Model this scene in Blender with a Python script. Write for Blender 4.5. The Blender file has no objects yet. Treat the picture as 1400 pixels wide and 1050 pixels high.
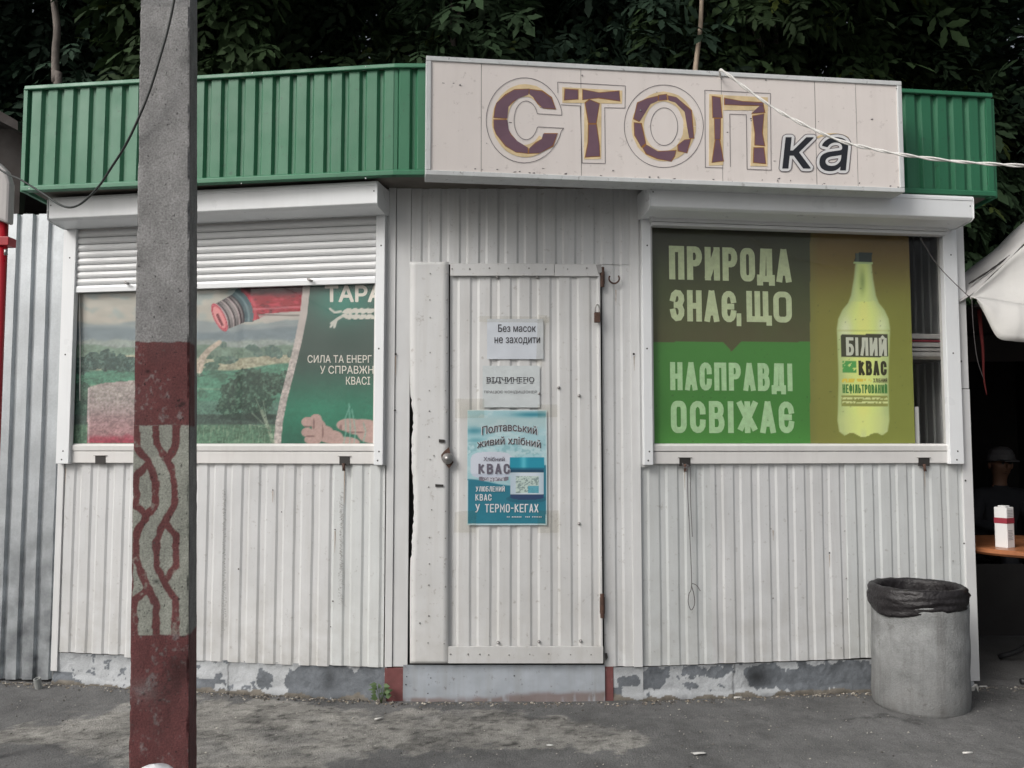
import bpy, math, random
import numpy as np
from mathutils import Vector, Matrix
from mathutils.geometry import delaunay_2d_cdt

random.seed(7); rng = np.random.default_rng(7)
SC = bpy.context.scene
COL = SC.collection

# ------------------------------------------------------------------ camera, sky, sun, exposure
FPX = 1200.0                       # focal length in pixels of the 1400 px wide photograph
TH = math.atan(82.0 / FPX)         # camera looks up a little
HC = 1.35                          # camera height
cam = bpy.data.cameras.new('camera'); camo = bpy.data.objects.new('camera', cam); COL.objects.link(camo)
camo.location = (0, 0, HC); camo.rotation_euler = (math.pi / 2 + TH, 0, 0)
cam.sensor_width = 36; cam.lens = FPX / 1400 * 36; cam.clip_start = 0.05; cam.clip_end = 600
SC.camera = camo

SUN_EL = math.radians(38); SUN_AZ = math.radians(-133)   # azimuth of the sun, clockwise from +Y
w = bpy.data.worlds.new('World'); SC.world = w; w.use_nodes = True
nt = w.node_tree; bg = nt.nodes['Background']
sky = nt.nodes.new('ShaderNodeTexSky'); sky.sky_type = 'NISHITA'; sky.sun_disc = False
sky.sun_elevation = SUN_EL; sky.sun_rotation = SUN_AZ
sky.air_density = 1.0; sky.dust_density = 6.0; sky.ozone_density = 1.0
hs = nt.nodes.new('ShaderNodeHueSaturation'); hs.inputs['Saturation'].default_value = 0.32
nt.links.new(sky.outputs[0], hs.inputs['Color']); nt.links.new(hs.outputs[0], bg.inputs['Color'])
bg.inputs['Strength'].default_value = 0.1
sd = bpy.data.lights.new('sun', 'SUN'); sd.energy = 1.15; sd.angle = math.radians(24); sd.color = (1.0, 0.975, 0.95)
so = bpy.data.objects.new('sun', sd); COL.objects.link(so)
sv = Vector((math.sin(SUN_AZ) * math.cos(SUN_EL), math.cos(SUN_AZ) * math.cos(SUN_EL), math.sin(SUN_EL)))
so.rotation_euler = sv.to_track_quat('Z', 'Y').to_euler(); so.location = sv * 20
vs = SC.view_settings; vs.view_transform = 'Standard'; vs.look = 'None'; vs.gamma = 1; vs.use_curve_mapping = False
vs.exposure = 0.23

# ------------------------------------------------------------------ small maths
CT, ST = math.cos(TH), math.sin(TH)
def ray(px, py):
    u = (px - 700) / FPX; v = (525 - py) / FPX
    return (u, CT - ST * v, ST + CT * v)
def at(px, py, Y):
    r = ray(px, py); t = Y / r[1]
    return Vector((r[0] * t, Y, HC + r[2] * t))
def project(x, y, z):
    zz = z - HC
    dep = y * CT + zz * ST; up = -y * ST + zz * CT
    return 700 + FPX * x / dep, 525 - FPX * up / dep
class Facet:                       # a vertical plane given by two plan points, left to right
    def __init__(s, A, B):
        s.A = A; s.B = B
        dx, dy = B[0] - A[0], B[1] - A[1]; s.L = math.hypot(dx, dy)
        s.u = (dx / s.L, dy / s.L); s.n = (s.u[1], -s.u[0])
    def P(s, a, z, d=0.0):
        return (s.A[0] + s.u[0] * a + s.n[0] * d, s.A[1] + s.u[1] * a + s.n[1] * d, z)
    def sz(s, px, py, d=0.0):
        r = ray(px, py)
        t = (d + s.A[0] * s.n[0] + s.A[1] * s.n[1]) / (r[0] * s.n[0] + r[1] * s.n[1])
        X, Y = r[0] * t, r[1] * t
        return ((X - s.A[0]) * s.u[0] + (Y - s.A[1]) * s.u[1], HC + r[2] * t)
    def rot(s): return math.atan2(s.u[1], s.u[0])
def lin(c):
    c = c / 255.0
    return c / 12.92 if c <= 0.04045 else ((c + 0.055) / 1.055) ** 2.4
def S(r, g, b, k=1.0): return (min(lin(r) * k, .9), min(lin(g) * k, .9), min(lin(b) * k, .9))
def lin_np(c):
    c = np.clip(c, 0, 255) / 255.0
    return np.where(c <= 0.04045, c / 12.92, ((c + 0.055) / 1.055) ** 2.4)
_tab = np.random.default_rng(3).random((256, 256))
def vnoise(x, y):
    x = np.asarray(x, float); y = np.asarray(y, float)
    xi = np.floor(x).astype(int); yi = np.floor(y).astype(int); fx = x - xi; fy = y - yi
    fx = fx * fx * (3 - 2 * fx); fy = fy * fy * (3 - 2 * fy)
    g = lambda i, j: _tab[i & 255, j & 255]
    return (g(xi, yi) * (1 - fx) + g(xi + 1, yi) * fx) * (1 - fy) + (g(xi, yi + 1) * (1 - fx) + g(xi + 1, yi + 1) * fx) * fy
def fbm(x, y, o=4):
    s = 0; a = .5; t = 0
    for k in range(o):
        s = s + a * vnoise(x * 2 ** k + 17.3 * k, y * 2 ** k + 9.1 * k); t += a; a *= .5
    return s / t
def sst(a, b, x):
    t = np.clip((x - a) / (b - a), 0, 1); return t * t * (3 - 2 * t)
def inpoly(px, py, poly):
    r = np.zeros(np.shape(px), bool); n = len(poly)
    for i in range(n):
        x1, y1 = poly[i]; x2, y2 = poly[(i + 1) % n]
        if y1 == y2: continue
        c = ((y1 > py) != (y2 > py)) & (px < (x2 - x1) * (py - y1) / (y2 - y1) + x1)
        r ^= c
    return r
def polyline_dist(px, py, pts):
    d = np.full(np.shape(px), 1e9)
    for (x1, y1), (x2, y2) in zip(pts[:-1], pts[1:]):
        vx, vy = x2 - x1, y2 - y1; L = vx * vx + vy * vy + 1e-9
        t = np.clip(((px - x1) * vx + (py - y1) * vy) / L, 0, 1)
        d = np.minimum(d, np.hypot(px - x1 - t * vx, py - y1 - t * vy))
    return d

# ------------------------------------------------------------------ materials
def mat(name, col=(.5, .5, .5), rough=.5, metal=0.0, var=.12, vs=2.0, streak=0.0, streak_col=(.16, .15, .13), grime_shade=0.0,
        grime_shade_z=(0.0, 0.6), speck=0.0, speck_col=(.1, .09, .08), speck_scale=60, bump=0.0, bs=80.0, bump2=0.0, attr=False,
        attr_rough=None, spec=.5, transl=0.0, coat=0.0, fine=0.0, fs=200.0):
    m = bpy.data.materials.new(name); m.use_nodes = True
    n = m.node_tree.nodes; l = m.node_tree.links; bs_ = n['Principled BSDF']
    geo = n.new('ShaderNodeNewGeometry'); pos = geo.outputs['Position']
    if attr:
        a = n.new('ShaderNodeAttribute'); a.attribute_name = 'Col'; cur = a.outputs['Color']
    else:
        rgb = n.new('ShaderNodeRGB'); rgb.outputs[0].default_value = (*col, 1); cur = rgb.outputs[0]
    def noise(scale, det=4, vec=None, rgh=.55):
        t = n.new('ShaderNodeTexNoise'); t.inputs['Scale'].default_value = scale; t.inputs['Detail'].default_value = det
        t.inputs['Roughness'].default_value = rgh
        l.new(vec or pos, t.inputs['Vector']); return t.outputs['Fac']
    def ramp(f, a, b, lo, hi):
        r = n.new('ShaderNodeMapRange'); r.inputs['From Min'].default_value = a; r.inputs['From Max'].default_value = b
        r.inputs['To Min'].default_value = lo; r.inputs['To Max'].default_value = hi; l.new(f, r.inputs['Value']); return r.outputs[0]
    def mul(c, f):
        x = n.new('ShaderNodeVectorMath'); x.operation = 'SCALE'; l.new(c, x.inputs[0]); l.new(f, x.inputs['Scale']); return x.outputs[0]
    def mix(c, c2, f):
        x = n.new('ShaderNodeMix'); x.data_type = 'RGBA'; l.new(f, x.inputs['Factor']); l.new(c, x.inputs['A'])
        x.inputs['B'].default_value = (*c2, 1); return x.outputs['Result']
    if var: cur = mul(cur, ramp(noise(vs, 5), .25, .75, 1 - var, 1 + var))
    if fine: cur = mul(cur, ramp(noise(fs, 3), .3, .7, 1 - fine, 1 + fine))
    if streak:
        mp = n.new('ShaderNodeMapping'); mp.inputs['Scale'].default_value = (14, 14, .9); l.new(pos, mp.inputs['Vector'])
        cur = mix(cur, streak_col, ramp(noise(1.6, 6, mp.outputs[0], .65), .48, .85, 0, streak))
    if grime_shade:
        sp = n.new('ShaderNodeSeparateXYZ'); l.new(pos, sp.inputs[0])
        mm = n.new('ShaderNodeMath'); mm.operation = 'MULTIPLY'
        l.new(ramp(sp.outputs[2], grime_shade_z[0], grime_shade_z[1], 1, 0), mm.inputs[0]); l.new(ramp(noise(9, 6), .35, .7, 0, grime_shade), mm.inputs[1])
        cur = mix(cur, streak_col, mm.outputs[0])
    if speck: cur = mix(cur, speck_col, ramp(noise(speck_scale, 3, None, .7), .62, .74, 0, speck))
    l.new(cur, bs_.inputs['Base Color'])
    bs_.inputs['Metallic'].default_value = metal
    bs_.inputs['Specular IOR Level'].default_value = spec
    l.new(ramp(noise(7, 4), .3, .7, max(rough - .08, 0), min(rough + .12, 1)), bs_.inputs['Roughness'])
    if coat: bs_.inputs['Coat Weight'].default_value = coat; bs_.inputs['Coat Roughness'].default_value = .15
    if bump or bump2:
        prev = None
        for st, sc_ in ((bump, bs), (bump2, 6.0)):
            if not st: continue
            b = n.new('ShaderNodeBump'); b.inputs['Strength'].default_value = 1; b.inputs['Distance'].default_value = st
            l.new(noise(sc_, 5, None, .6), b.inputs['Height'])
            if prev: l.new(prev, b.inputs['Normal'])
            prev = b.outputs[0]
        l.new(prev, bs_.inputs['Normal'])
    if transl:
        tr = n.new('ShaderNodeBsdfTranslucent'); l.new(cur, tr.inputs['Color']); ms = n.new('ShaderNodeMixShader')
        ms.inputs[0].default_value = transl; l.new(bs_.outputs[0], ms.inputs[1]); l.new(tr.outputs[0], ms.inputs[2])
        l.new(ms.outputs[0], n['Material Output'].inputs[0])
    return m
def glass_mat(name, tint=(.985, .99, .985), extra=0.0, grough=.03):
    m = bpy.data.materials.new(name); m.use_nodes = True
    n = m.node_tree.nodes; l = m.node_tree.links; n.remove(n['Principled BSDF'])
    t = n.new('ShaderNodeBsdfTransparent'); t.inputs[0].default_value = (*tint, 1)
    g = n.new('ShaderNodeBsdfGlossy'); g.inputs['Roughness'].default_value = grough
    f = n.new('ShaderNodeLayerWeight'); f.inputs[0].default_value = .5
    p5 = n.new('ShaderNodeMath'); p5.operation = 'POWER'; p5.inputs[1].default_value = 5.0; l.new(f.outputs['Facing'], p5.inputs[0])
    a = n.new('ShaderNodeMath'); a.operation = 'MULTIPLY_ADD'; a.inputs[1].default_value = .7; a.inputs[2].default_value = .02 + extra; l.new(p5.outputs[0], a.inputs[0])
    ms = n.new('ShaderNodeMixShader'); l.new(a.outputs[0], ms.inputs[0]); l.new(t.outputs[0], ms.inputs[1]); l.new(g.outputs[0], ms.inputs[2])
    l.new(ms.outputs[0], n['Material Output'].inputs[0]); return m

M = {}
M['white'] = mat('white painted corrugated steel', (.625, .632, .632), .42, var=.09, vs=3, streak=.32, streak_col=(.33, .31, .27), grime_shade=.5, grime_shade_z=(.1, .75), speck=.35, speck_col=(.2, .17, .14), speck_scale=34, bump=.0006, bs=30, fine=.02)
M['door'] = mat('old white door paint', (.635, .638, .632), .45, var=.07, vs=4, streak=.3, streak_col=(.36, .33, .28), grime_shade=.35, grime_shade_z=(.1, .8), speck=.4, speck_col=(.2, .16, .12), speck_scale=30, bump=.0006, bs=24)
M['trim'] = mat('white steel trim', (.655, .66, .658), .42, var=.06, vs=5, streak=.18, streak_col=(.35, .33, .28), bump=.0004, bs=20)
M['alu'] = mat('white lacquered aluminium', (.78, .80, .81), .33, var=.03, vs=4, streak=.10, streak_col=(.4, .4, .38))
M['slat'] = mat('white aluminium slat', (.66, .67, .67), .36, var=.03, vs=4, streak=.1, streak_col=(.4, .4, .38))
M['pvc'] = mat('white window profile', (.70, .69, .67), .38, var=.05, vs=6, streak=.2, streak_col=(.4, .37, .33))
M['green'] = mat('green painted corrugated steel', (.024, .145, .072), .42, var=.14, vs=1.6, streak=.22, streak_col=(.02, .07, .045), speck=.5, speck_col=(.03, .05, .04), speck_scale=26, bump=.0005, bs=16)
M['greenmid'] = mat('green corrugated steel, partly faded', (.036, .172, .088), .43, var=.14, vs=1.6, streak=.22, streak_col=(.02, .07, .045), speck=.5, speck_col=(.03, .05, .04), speck_scale=26, bump=.0005, bs=16)  # painted tone between the lit left sheets and the darker right ones
M['greenfaded'] = mat('sun faded green corrugated steel', (.062, .205, .120), .45, var=.12, vs=1.6, streak=.22, streak_col=(.03, .09, .06), speck=.5, speck_col=(.04, .06, .05), speck_scale=26, bump=.0005, bs=16)  # stronger light from the left is put into this paler green
M['white2'] = mat('white painted corrugated steel, cooler sheet', (.60, .62, .615), .42, var=.08, vs=3, streak=.3, streak_col=(.35, .34, .31), grime_shade=.5, grime_shade_z=(.1, .75), speck=.35, speck_col=(.2, .17, .14), speck_scale=34, bump=.0008, bs=24, fine=.02)
M['galv'] = mat('galvanised corrugated steel', (.50, .53, .55), .38, metal=.5, var=.12, vs=5, streak=.22, streak_col=(.14, .15, .16), grime_shade=1.0, grime_shade_z=(0, 1.5), bump=.0006, bs=20, fine=.06, fs=90)  # darkening towards the fence foot is painted shade together with grime
M['dark'] = mat('dark void lining', (.02, .019, .018), .8)
M['soffit'] = mat('weathered soffit board', (.16, .145, .125), .8, var=.25, vs=8, streak=.3)
M['rust'] = mat('rusted iron', (.085, .045, .032), .8, var=.4, vs=40, bump=.001, bs=120)
M['steel'] = mat('dull steel', (.34, .33, .32), .4, metal=.7, var=.2, vs=30)
M['darkmetal'] = mat('dark hole and bolt', (.03, .027, .025), .6)
M['riser'] = mat('grey blue riser sheet', (.40, .43, .46), .5, var=.12, vs=5, streak=.35, streak_col=(.22, .2, .16), speck=.6, speck_col=(.12, .1, .09), speck_scale=30, attr=True, bump=.0006, bs=20)
M['plinth'] = mat('peeling painted concrete', rough=.85, var=.1, vs=6, attr=True, bump=.003, bs=90, bump2=.004, fine=.12)
M['roof'] = mat('roof sheet', (.25, .25, .25), .7)
M['asphalt'] = mat('worn asphalt', rough=.9, var=.15, vs=2.5, attr=True, bump=.009, bs=120, bump2=.02, fine=.3, fs=150, speck=.5, speck_col=(.33, .31, .28), speck_scale=75)
M['pole'] = mat('cast concrete with paint', rough=.9, var=.14, vs=9, attr=True, bump=.003, bs=160, bump2=.005, fine=.3, fs=150, speck=.75, speck_col=(.05, .05, .05), speck_scale=48)
M['bin'] = mat('stained grey concrete', (.245, .252, .25), .85, var=.38, vs=9, streak=.75, streak_col=(.09, .085, .08), grime_shade=1.0, grime_shade_z=(-.05, .3), speck=.7, speck_col=(.10, .095, .09), speck_scale=13, bump=.004, bs=110, bump2=.006, fine=.12, fs=160)
M['bag'] = mat('black bin liner', (.012, .010, .011), .45, var=.2, bump=.005, bs=55, bump2=.02)
M['poster'] = mat('printed poster', rough=.55, var=.03, attr=True, fine=.03)
M['paper'] = mat('taped paper', (.60, .64, .69), .5, var=.05, vs=14, bump=.0012, bs=40, streak=.0)
M['paper2'] = mat('wet wrinkled paper', (.58, .625, .63), .45, var=.07, vs=18, bump=.002, bs=50)
M['ink'] = mat('dark print', (.05, .048, .055), .6, var=.2, vs=60)
M['inkgrey'] = mat('faded print', (.17, .17, .18), .6, var=.2, vs=60)
M['signpanel'] = mat('faded cream pink sign sheet', (.75, .695, .66), .45, var=.04, vs=4, streak=.13, streak_col=(.4, .34, .29), speck=.35, speck_col=(.25, .2, .17), speck_scale=22)
M['signline'] = mat('thin grey outline', (.13, .11, .12), .6, var=.2, vs=20)
M['signyellow'] = mat('sun bleached yellow film', (.70, .55, .32), .5, var=.22, vs=14)
M['signpurple'] = mat('cracked plum film', (.150, .082, .112), .5, var=.15, vs=10)
M['signblack'] = mat('black film', (.016, .018, .024), .4)
M['signwhite'] = mat('white film', (.70, .70, .70), .45, var=.05)
M['rope'] = mat('white nylon rope', (.74, .73, .70), .6, var=.1, vs=60, bump=.002, bs=300)
M['cable'] = mat('dark cable', (.025, .03, .028), .5)
M['wire'] = mat('grey twine', (.12, .11, .11), .7)
M['glass'] = glass_mat('window glass', extra=-.004)
M['tape'] = glass_mat('clear tape', (.975, .97, .955), extra=.0, grough=.35)
M['canopy'] = mat('white tent fabric', (.62, .61, .585), .8, var=.06, vs=3, bump=.004, bs=9, transl=.05, streak=.15, streak_col=(.4, .38, .34))
M['canopyside'] = mat('grey white tent fabric', (.46, .45, .44), .8, var=.08, vs=3, bump=.004, bs=9, streak=.2, streak_col=(.3, .28, .26))
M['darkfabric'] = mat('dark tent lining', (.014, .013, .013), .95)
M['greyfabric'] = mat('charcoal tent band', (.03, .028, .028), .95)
M['tabletop'] = mat('brown table top', (.34, .13, .055), .35, var=.25, vs=9, streak=.0)
M['blackmetal'] = mat('black painted tube', (.022, .023, .025), .4)
M['redpaint'] = mat('glossy red post', (.36, .012, .022), .35, var=.1)
M['redcloth'] = mat('dull red strap', (.10, .008, .008), .8)
M['greybox'] = mat('dirty white plastic', (.47, .45, .44), .55, var=.12, vs=9, streak=.3)
M['brownroof'] = mat('dark brown roofing', (.028, .022, .020), .8, var=.3, vs=6, bump=.003, bs=20)
M['palewall'] = mat('pale rendered wall', (.44, .42, .41), .8, var=.06)
M['bark'] = mat('grey bark', (.15, .13, .115), .9, var=.3, vs=12, bump=.006, bs=50)
M['stick'] = mat('pale brown stem', (.36, .29, .22), .8, var=.25, vs=14, bump=.003, bs=60)
M['leaf'] = mat('broad leaf', rough=.75, var=.25, vs=1.3, attr=True, transl=.15, spec=.15)
M['weed'] = mat('weed leaf', (.07, .12, .04), .6, var=.3, vs=30)
M['litter'] = mat('white litter', (.62, .61, .58), .6)
M['plasticbag'] = mat('white plastic bag', (.72, .73, .75), .35, bump=.004, bs=30)
M['skin'] = mat('weathered skin', (.24, .13, .085), .5)
M['cap'] = mat('grey cap', (.14, .14, .15), .8)
M['clothes'] = mat('dark jacket', (.03, .032, .04), .85, bump=.004, bs=20)
M['boxwhite'] = mat('white carton', (.74, .74, .73), .5, var=.03)
M['boxred'] = mat('dark red carton band', (.30, .03, .05), .5)
M['boxtext'] = mat('grey carton print', (.36, .36, .37), .6)
M['pipe'] = mat('grey pipe', (.27, .28, .27), .7)
M['gravel'] = mat('gravel', rough=.9, attr=True, var=.2, vs=40)
M['skirt'] = mat('red oxide paint', (.17, .06, .058), .75, var=.25, vs=18, speck=.4, speck_col=(.3, .27, .25), speck_scale=30)

# ------------------------------------------------------------------ object helpers
def tag(o, label=None, cat=None, group=None, kind=None):
    if label: o['label'] = label
    if cat: o['category'] = cat
    if group: o['group'] = group
    if kind: o['kind'] = kind
    return o
def wloc(o):
    v = Vector(o.location)
    while o.parent: o = o.parent; v = v + Vector(o.location)
    return v
def thing(name, label, cat, loc=(0, 0, 0), group=None, parent=None):
    o = bpy.data.objects.new(name, None); COL.objects.link(o); o.empty_display_size = .1
    if parent: o.parent = parent; o.location = Vector(loc) - wloc(parent)
    else: o.location = loc
    return tag(o, label, cat, group)
def link_mesh(name, me, centre, material, parent):
    o = bpy.data.objects.new(name, me); COL.objects.link(o)
    if material is not None: me.materials.append(M[material] if isinstance(material, str) else material)
    if parent is not None:
        o.parent = parent; o.location = Vector(centre) - wloc(parent)
    else: o.location = centre
    return o
def mesh(name, V, Fc, material, parent=None, smooth=False, col=None, bevel=0.0, solid=0.0, centre=None):
    V = np.array(V, dtype=np.float64).reshape(-1, 3)
    if centre is None: c = (V.min(0) + V.max(0)) / 2; c[2] = V[:, 2].min()
    else: c = np.array(centre, float)
    V = V - c
    me = bpy.data.meshes.new(name)
    if isinstance(Fc, np.ndarray):
        k = Fc.shape[1]; nf = len(Fc)
        me.vertices.add(len(V)); me.vertices.foreach_set('co', V.astype(np.float32).ravel())
        me.loops.add(nf * k); me.loops.foreach_set('vertex_index', Fc.astype(np.int32).ravel())
        me.polygons.add(nf); me.polygons.foreach_set('loop_start', np.arange(nf, dtype=np.int32) * k)
        me.polygons.foreach_set('loop_total', np.full(nf, k, np.int32)); me.update(calc_edges=True)
    else:
        me.from_pydata(V.tolist(), [], Fc); me.update()
    if col is not None:
        a = me.color_attributes.new('Col', 'FLOAT_COLOR', 'POINT')
        c4 = np.ones((len(V), 4), np.float32); c4[:, :3] = col; a.data.foreach_set('color', c4.ravel())
    me.polygons.foreach_set('use_smooth', np.full(len(me.polygons), bool(smooth)))
    o = link_mesh(name, me, c, material, parent)
    if solid:
        m = o.modifiers.new('solid', 'SOLIDIFY'); m.thickness = solid; m.offset = 0
    if bevel:
        m = o.modifiers.new('bevel', 'BEVEL'); m.width = bevel; m.segments = 2; m.limit_method = 'ANGLE'
    return o
QB = [(0, 3, 2, 1), (4, 5, 6, 7), (0, 1, 5, 4), (1, 2, 6, 5), (2, 3, 7, 6), (3, 0, 4, 7)]
def fbox_v(fc, s0, s1, z0, z1, d0, d1):
    return [fc.P(s0, z0, d0), fc.P(s1, z0, d0), fc.P(s1, z0, d1), fc.P(s0, z0, d1), fc.P(s0, z1, d0), fc.P(s1, z1, d0), fc.P(s1, z1, d1), fc.P(s0, z1, d1)]
def fbox(name, fc, s0, s1, z0, z1, d0, d1, m, parent, bevel=.0015):
    return mesh(name, fbox_v(fc, s0, s1, z0, z1, d0, d1), QB, m, parent, bevel=bevel)
def wbox(name, x0, x1, y0, y1, z0, z1, m, parent=None, bevel=0):
    V = [(x0, y0, z0), (x1, y0, z0), (x1, y1, z0), (x0, y1, z0), (x0, y0, z1), (x1, y0, z1), (x1, y1, z1), (x0, y1, z1)]
    return mesh(name, V, QB, m, parent, bevel=bevel)
def joined(name, parts, m, parent, smooth=False, bevel=0, col=None):
    V = []; Fc = []
    for v, f in parts:
        b = len(V); V += [tuple(p) for p in v]; Fc += [tuple(i + b for i in q) for q in f]
    return mesh(name, V, Fc, m, parent, smooth=smooth, bevel=bevel)
def prism(fc, pts, d0, d1):        # outline given as (s, z); d1 in front
    n = len(pts)
    V = [fc.P(a, z, d0) for a, z in pts] + [fc.P(a, z, d1) for a, z in pts]
    Fc = [tuple(range(n, 2 * n)), tuple(range(n - 1, -1, -1))] + [(i, (i + 1) % n, n + (i + 1) % n, n + i) for i in range(n)]
    return V, Fc
def pxprism(fc, pix, d0, d1):
    return prism(fc, [fc.sz(x, y, d1) for x, y in pix], d0, d1)
def section(fc, s0, s1, prof):     # closed (d, z) profile swept along the facet
    n = len(prof)
    V = [fc.P(s0, z, d) for d, z in prof] + [fc.P(s1, z, d) for d, z in prof]
    Fc = [tuple(range(n - 1, -1, -1)), tuple(range(n, 2 * n))] + [(i, (i + 1) % n, n + (i + 1) % n, n + i) for i in range(n)]
    return V, Fc
def corr(name, fc, s0, s1, z0, z1, d, m, parent, pitch=.102, depth=.0075, phase=0.0, crest=.5, slope=.12, rows=26, wob=.0034, slant=0.0, zf=None, seed=0):
    ss = {s0, s1}; k0 = int((s0 - phase) / pitch) - 2; k1 = int((s1 - phase) / pitch) + 2
    brk = (0, crest, crest + slope, 1 - slope)
    eps = .004
    for k in range(k0, k1):
        for b in brk:
            for e in (-eps, eps):
                v = phase + (k + b + e) * pitch
                if s0 < v < s1: ss.add(v)
    ss = np.array(sorted(ss))
    t = ((ss - phase) / pitch) % 1.0
    h = np.interp(t, [0, crest, crest + slope, 1 - slope, 1.0], [1, 1, 0, 0, 1])
    # soften the bends
    zs = np.linspace(0, 1, rows)
    V = []
    for j, q in enumerate(zs):
        for i, a in enumerate(ss):
            za, zb = (z0, z1) if zf is None else zf(a)
            z = za + (zb - za) * q
            nz = (fbm(a * 3.1 + seed * 7, z * 1.7 + seed) - .5) * wob * 2 + (fbm(a * 9 + 40 + seed, z * 6) - .5) * wob * .9
            sh = (fbm(np.floor((a - phase) / pitch) * 3.3 + seed, z * 2.2) - .5) * .005 + slant * (z - z0)
            edge = 0.0 if i in (0, len(ss) - 1) else 1.0
            V.append(fc.P(a + sh * edge, z, d + h[i] * depth + nz))
    n = len(ss)
    Fc = np.array([(j * n + i, j * n + i + 1, (j + 1) * n + i + 1, (j + 1) * n + i) for j in range(rows - 1) for i in range(n - 1)])
    return mesh(name, V, Fc, m, parent, solid=.0012)
def grid(name, fc, s0, s1, z0, z1, d, step, m, parent, paint, wave=None, solid=0.0, zf=None):
    ns = max(2, int((s1 - s0) / step) + 1); nz = max(2, int((z1 - z0) / step) + 1)
    a, z = np.meshgrid(np.linspace(s0, s1, ns), np.linspace(z0, z1, nz))
    dd = np.full(a.shape, d) if wave is None else d + wave(a, z)
    X = fc.A[0] + fc.u[0] * a + fc.n[0] * dd; Y = fc.A[1] + fc.u[1] * a + fc.n[1] * dd
    px, py = project(X, Y, z)
    c = paint(px, py, a, z)
    V = np.stack([X, Y, z], -1).reshape(-1, 3)
    i = (np.arange(nz - 1)[:, None] * ns + np.arange(ns - 1)[None]).ravel()
    Fc = np.stack([i, i + 1, i + ns + 1, i + ns], 1)
    return mesh(name, V, Fc, m, parent, col=c.reshape(-1, 3), solid=solid)
def catmull(P, n=8):
    P = [Vector(p) for p in P]; Q = [P[0] * 2 - P[1]] + P + [P[-1] * 2 - P[-2]]; out = []
    for i in range(1, len(Q) - 2):
        a, b, c, d = Q[i - 1:i + 3]
        for k in range(n):
            t = k / n
            out.append(.5 * ((2 * b) + (c - a) * t + (2 * a - 5 * b + 4 * c - d) * t * t + (-a + 3 * b - 3 * c + d) * t ** 3))
    return out + [P[-1]]
def tube_v(P, r, sides=8):
    P = [Vector(p) for p in P]; V = []; Fc = []; n = len(P)
    R = r if hasattr(r, '__len__') else [r] * n
    up = Vector((0, 0, 1)); x = None
    for i, p in enumerate(P):
        t = (P[min(i + 1, n - 1)] - P[max(i - 1, 0)]).normalized()
        if x is None: x = t.cross(up if abs(t.z) < .9 else Vector((1, 0, 0))).normalized()
        x = (x - t * x.dot(t)).normalized(); y = t.cross(x)
        for k in range(sides):
            a = 2 * math.pi * k / sides; V.append(tuple(p + (x * math.cos(a) + y * math.sin(a)) * R[i]))
    for i in range(n - 1):
        for k in range(sides):
            Fc.append((i * sides + k, i * sides + (k + 1) % sides, (i + 1) * sides + (k + 1) % sides, (i + 1) * sides + k))
    Fc.append(tuple(range(sides - 1, -1, -1))); Fc.append(tuple((n - 1) * sides + k for k in range(sides)))
    return V, Fc
def tube(name, P, r, m, parent=None, sides=8, smooth=True):
    V, Fc = tube_v(P, r, sides); return mesh(name, V, Fc, m, parent, smooth=smooth)
def lathe(prof, cx, cy, seg=48, z0=0, wob=None):
    V = []; n = len(prof)
    for k in range(seg):
        a = 2 * math.pi * k / seg
        for i, (r, z) in enumerate(prof):
            rr = r + (wob(a, z, i) if wob else 0)
            V.append((cx + rr * math.cos(a), cy + rr * math.sin(a), z0 + z))
    Fc = [(k * n + i, ((k + 1) % seg) * n + i, ((k + 1) % seg) * n + i + 1, k * n + i + 1) for k in range(seg) for i in range(n - 1)]
    return V, Fc
def dome_v(c, nrm, r, h, k=7):     # a small rivet or screw head
    nrm = Vector(nrm).normalized(); x = nrm.cross(Vector((0, 0, 1))).normalized(); y = nrm.cross(x); V = []
    for rr, hh in ((1, 0), (.72, .7), (0, 1)):
        if rr == 0: V.append(tuple(Vector(c) + nrm * h)); continue
        for i in range(k):
            a = 2 * math.pi * i / k; V.append(tuple(Vector(c) + (x * math.cos(a) + y * math.sin(a)) * r * rr + nrm * h * hh))
    Fc = [(i, (i + 1) % k, k + (i + 1) % k, k + i) for i in range(k)] + [(k + i, k + (i + 1) % k, 2 * k) for i in range(k)]
    return V, Fc
def rivets(name, fc, pix, d, r, m, parent, h=.003):
    P = []
    for x, y in pix:
        a, z = fc.sz(x, y, d); P.append(dome_v(fc.P(a, z, d), (fc.n[0], fc.n[1], 0), r * random.uniform(.8, 1.15), h))
    return joined(name, P, m, parent)

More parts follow.
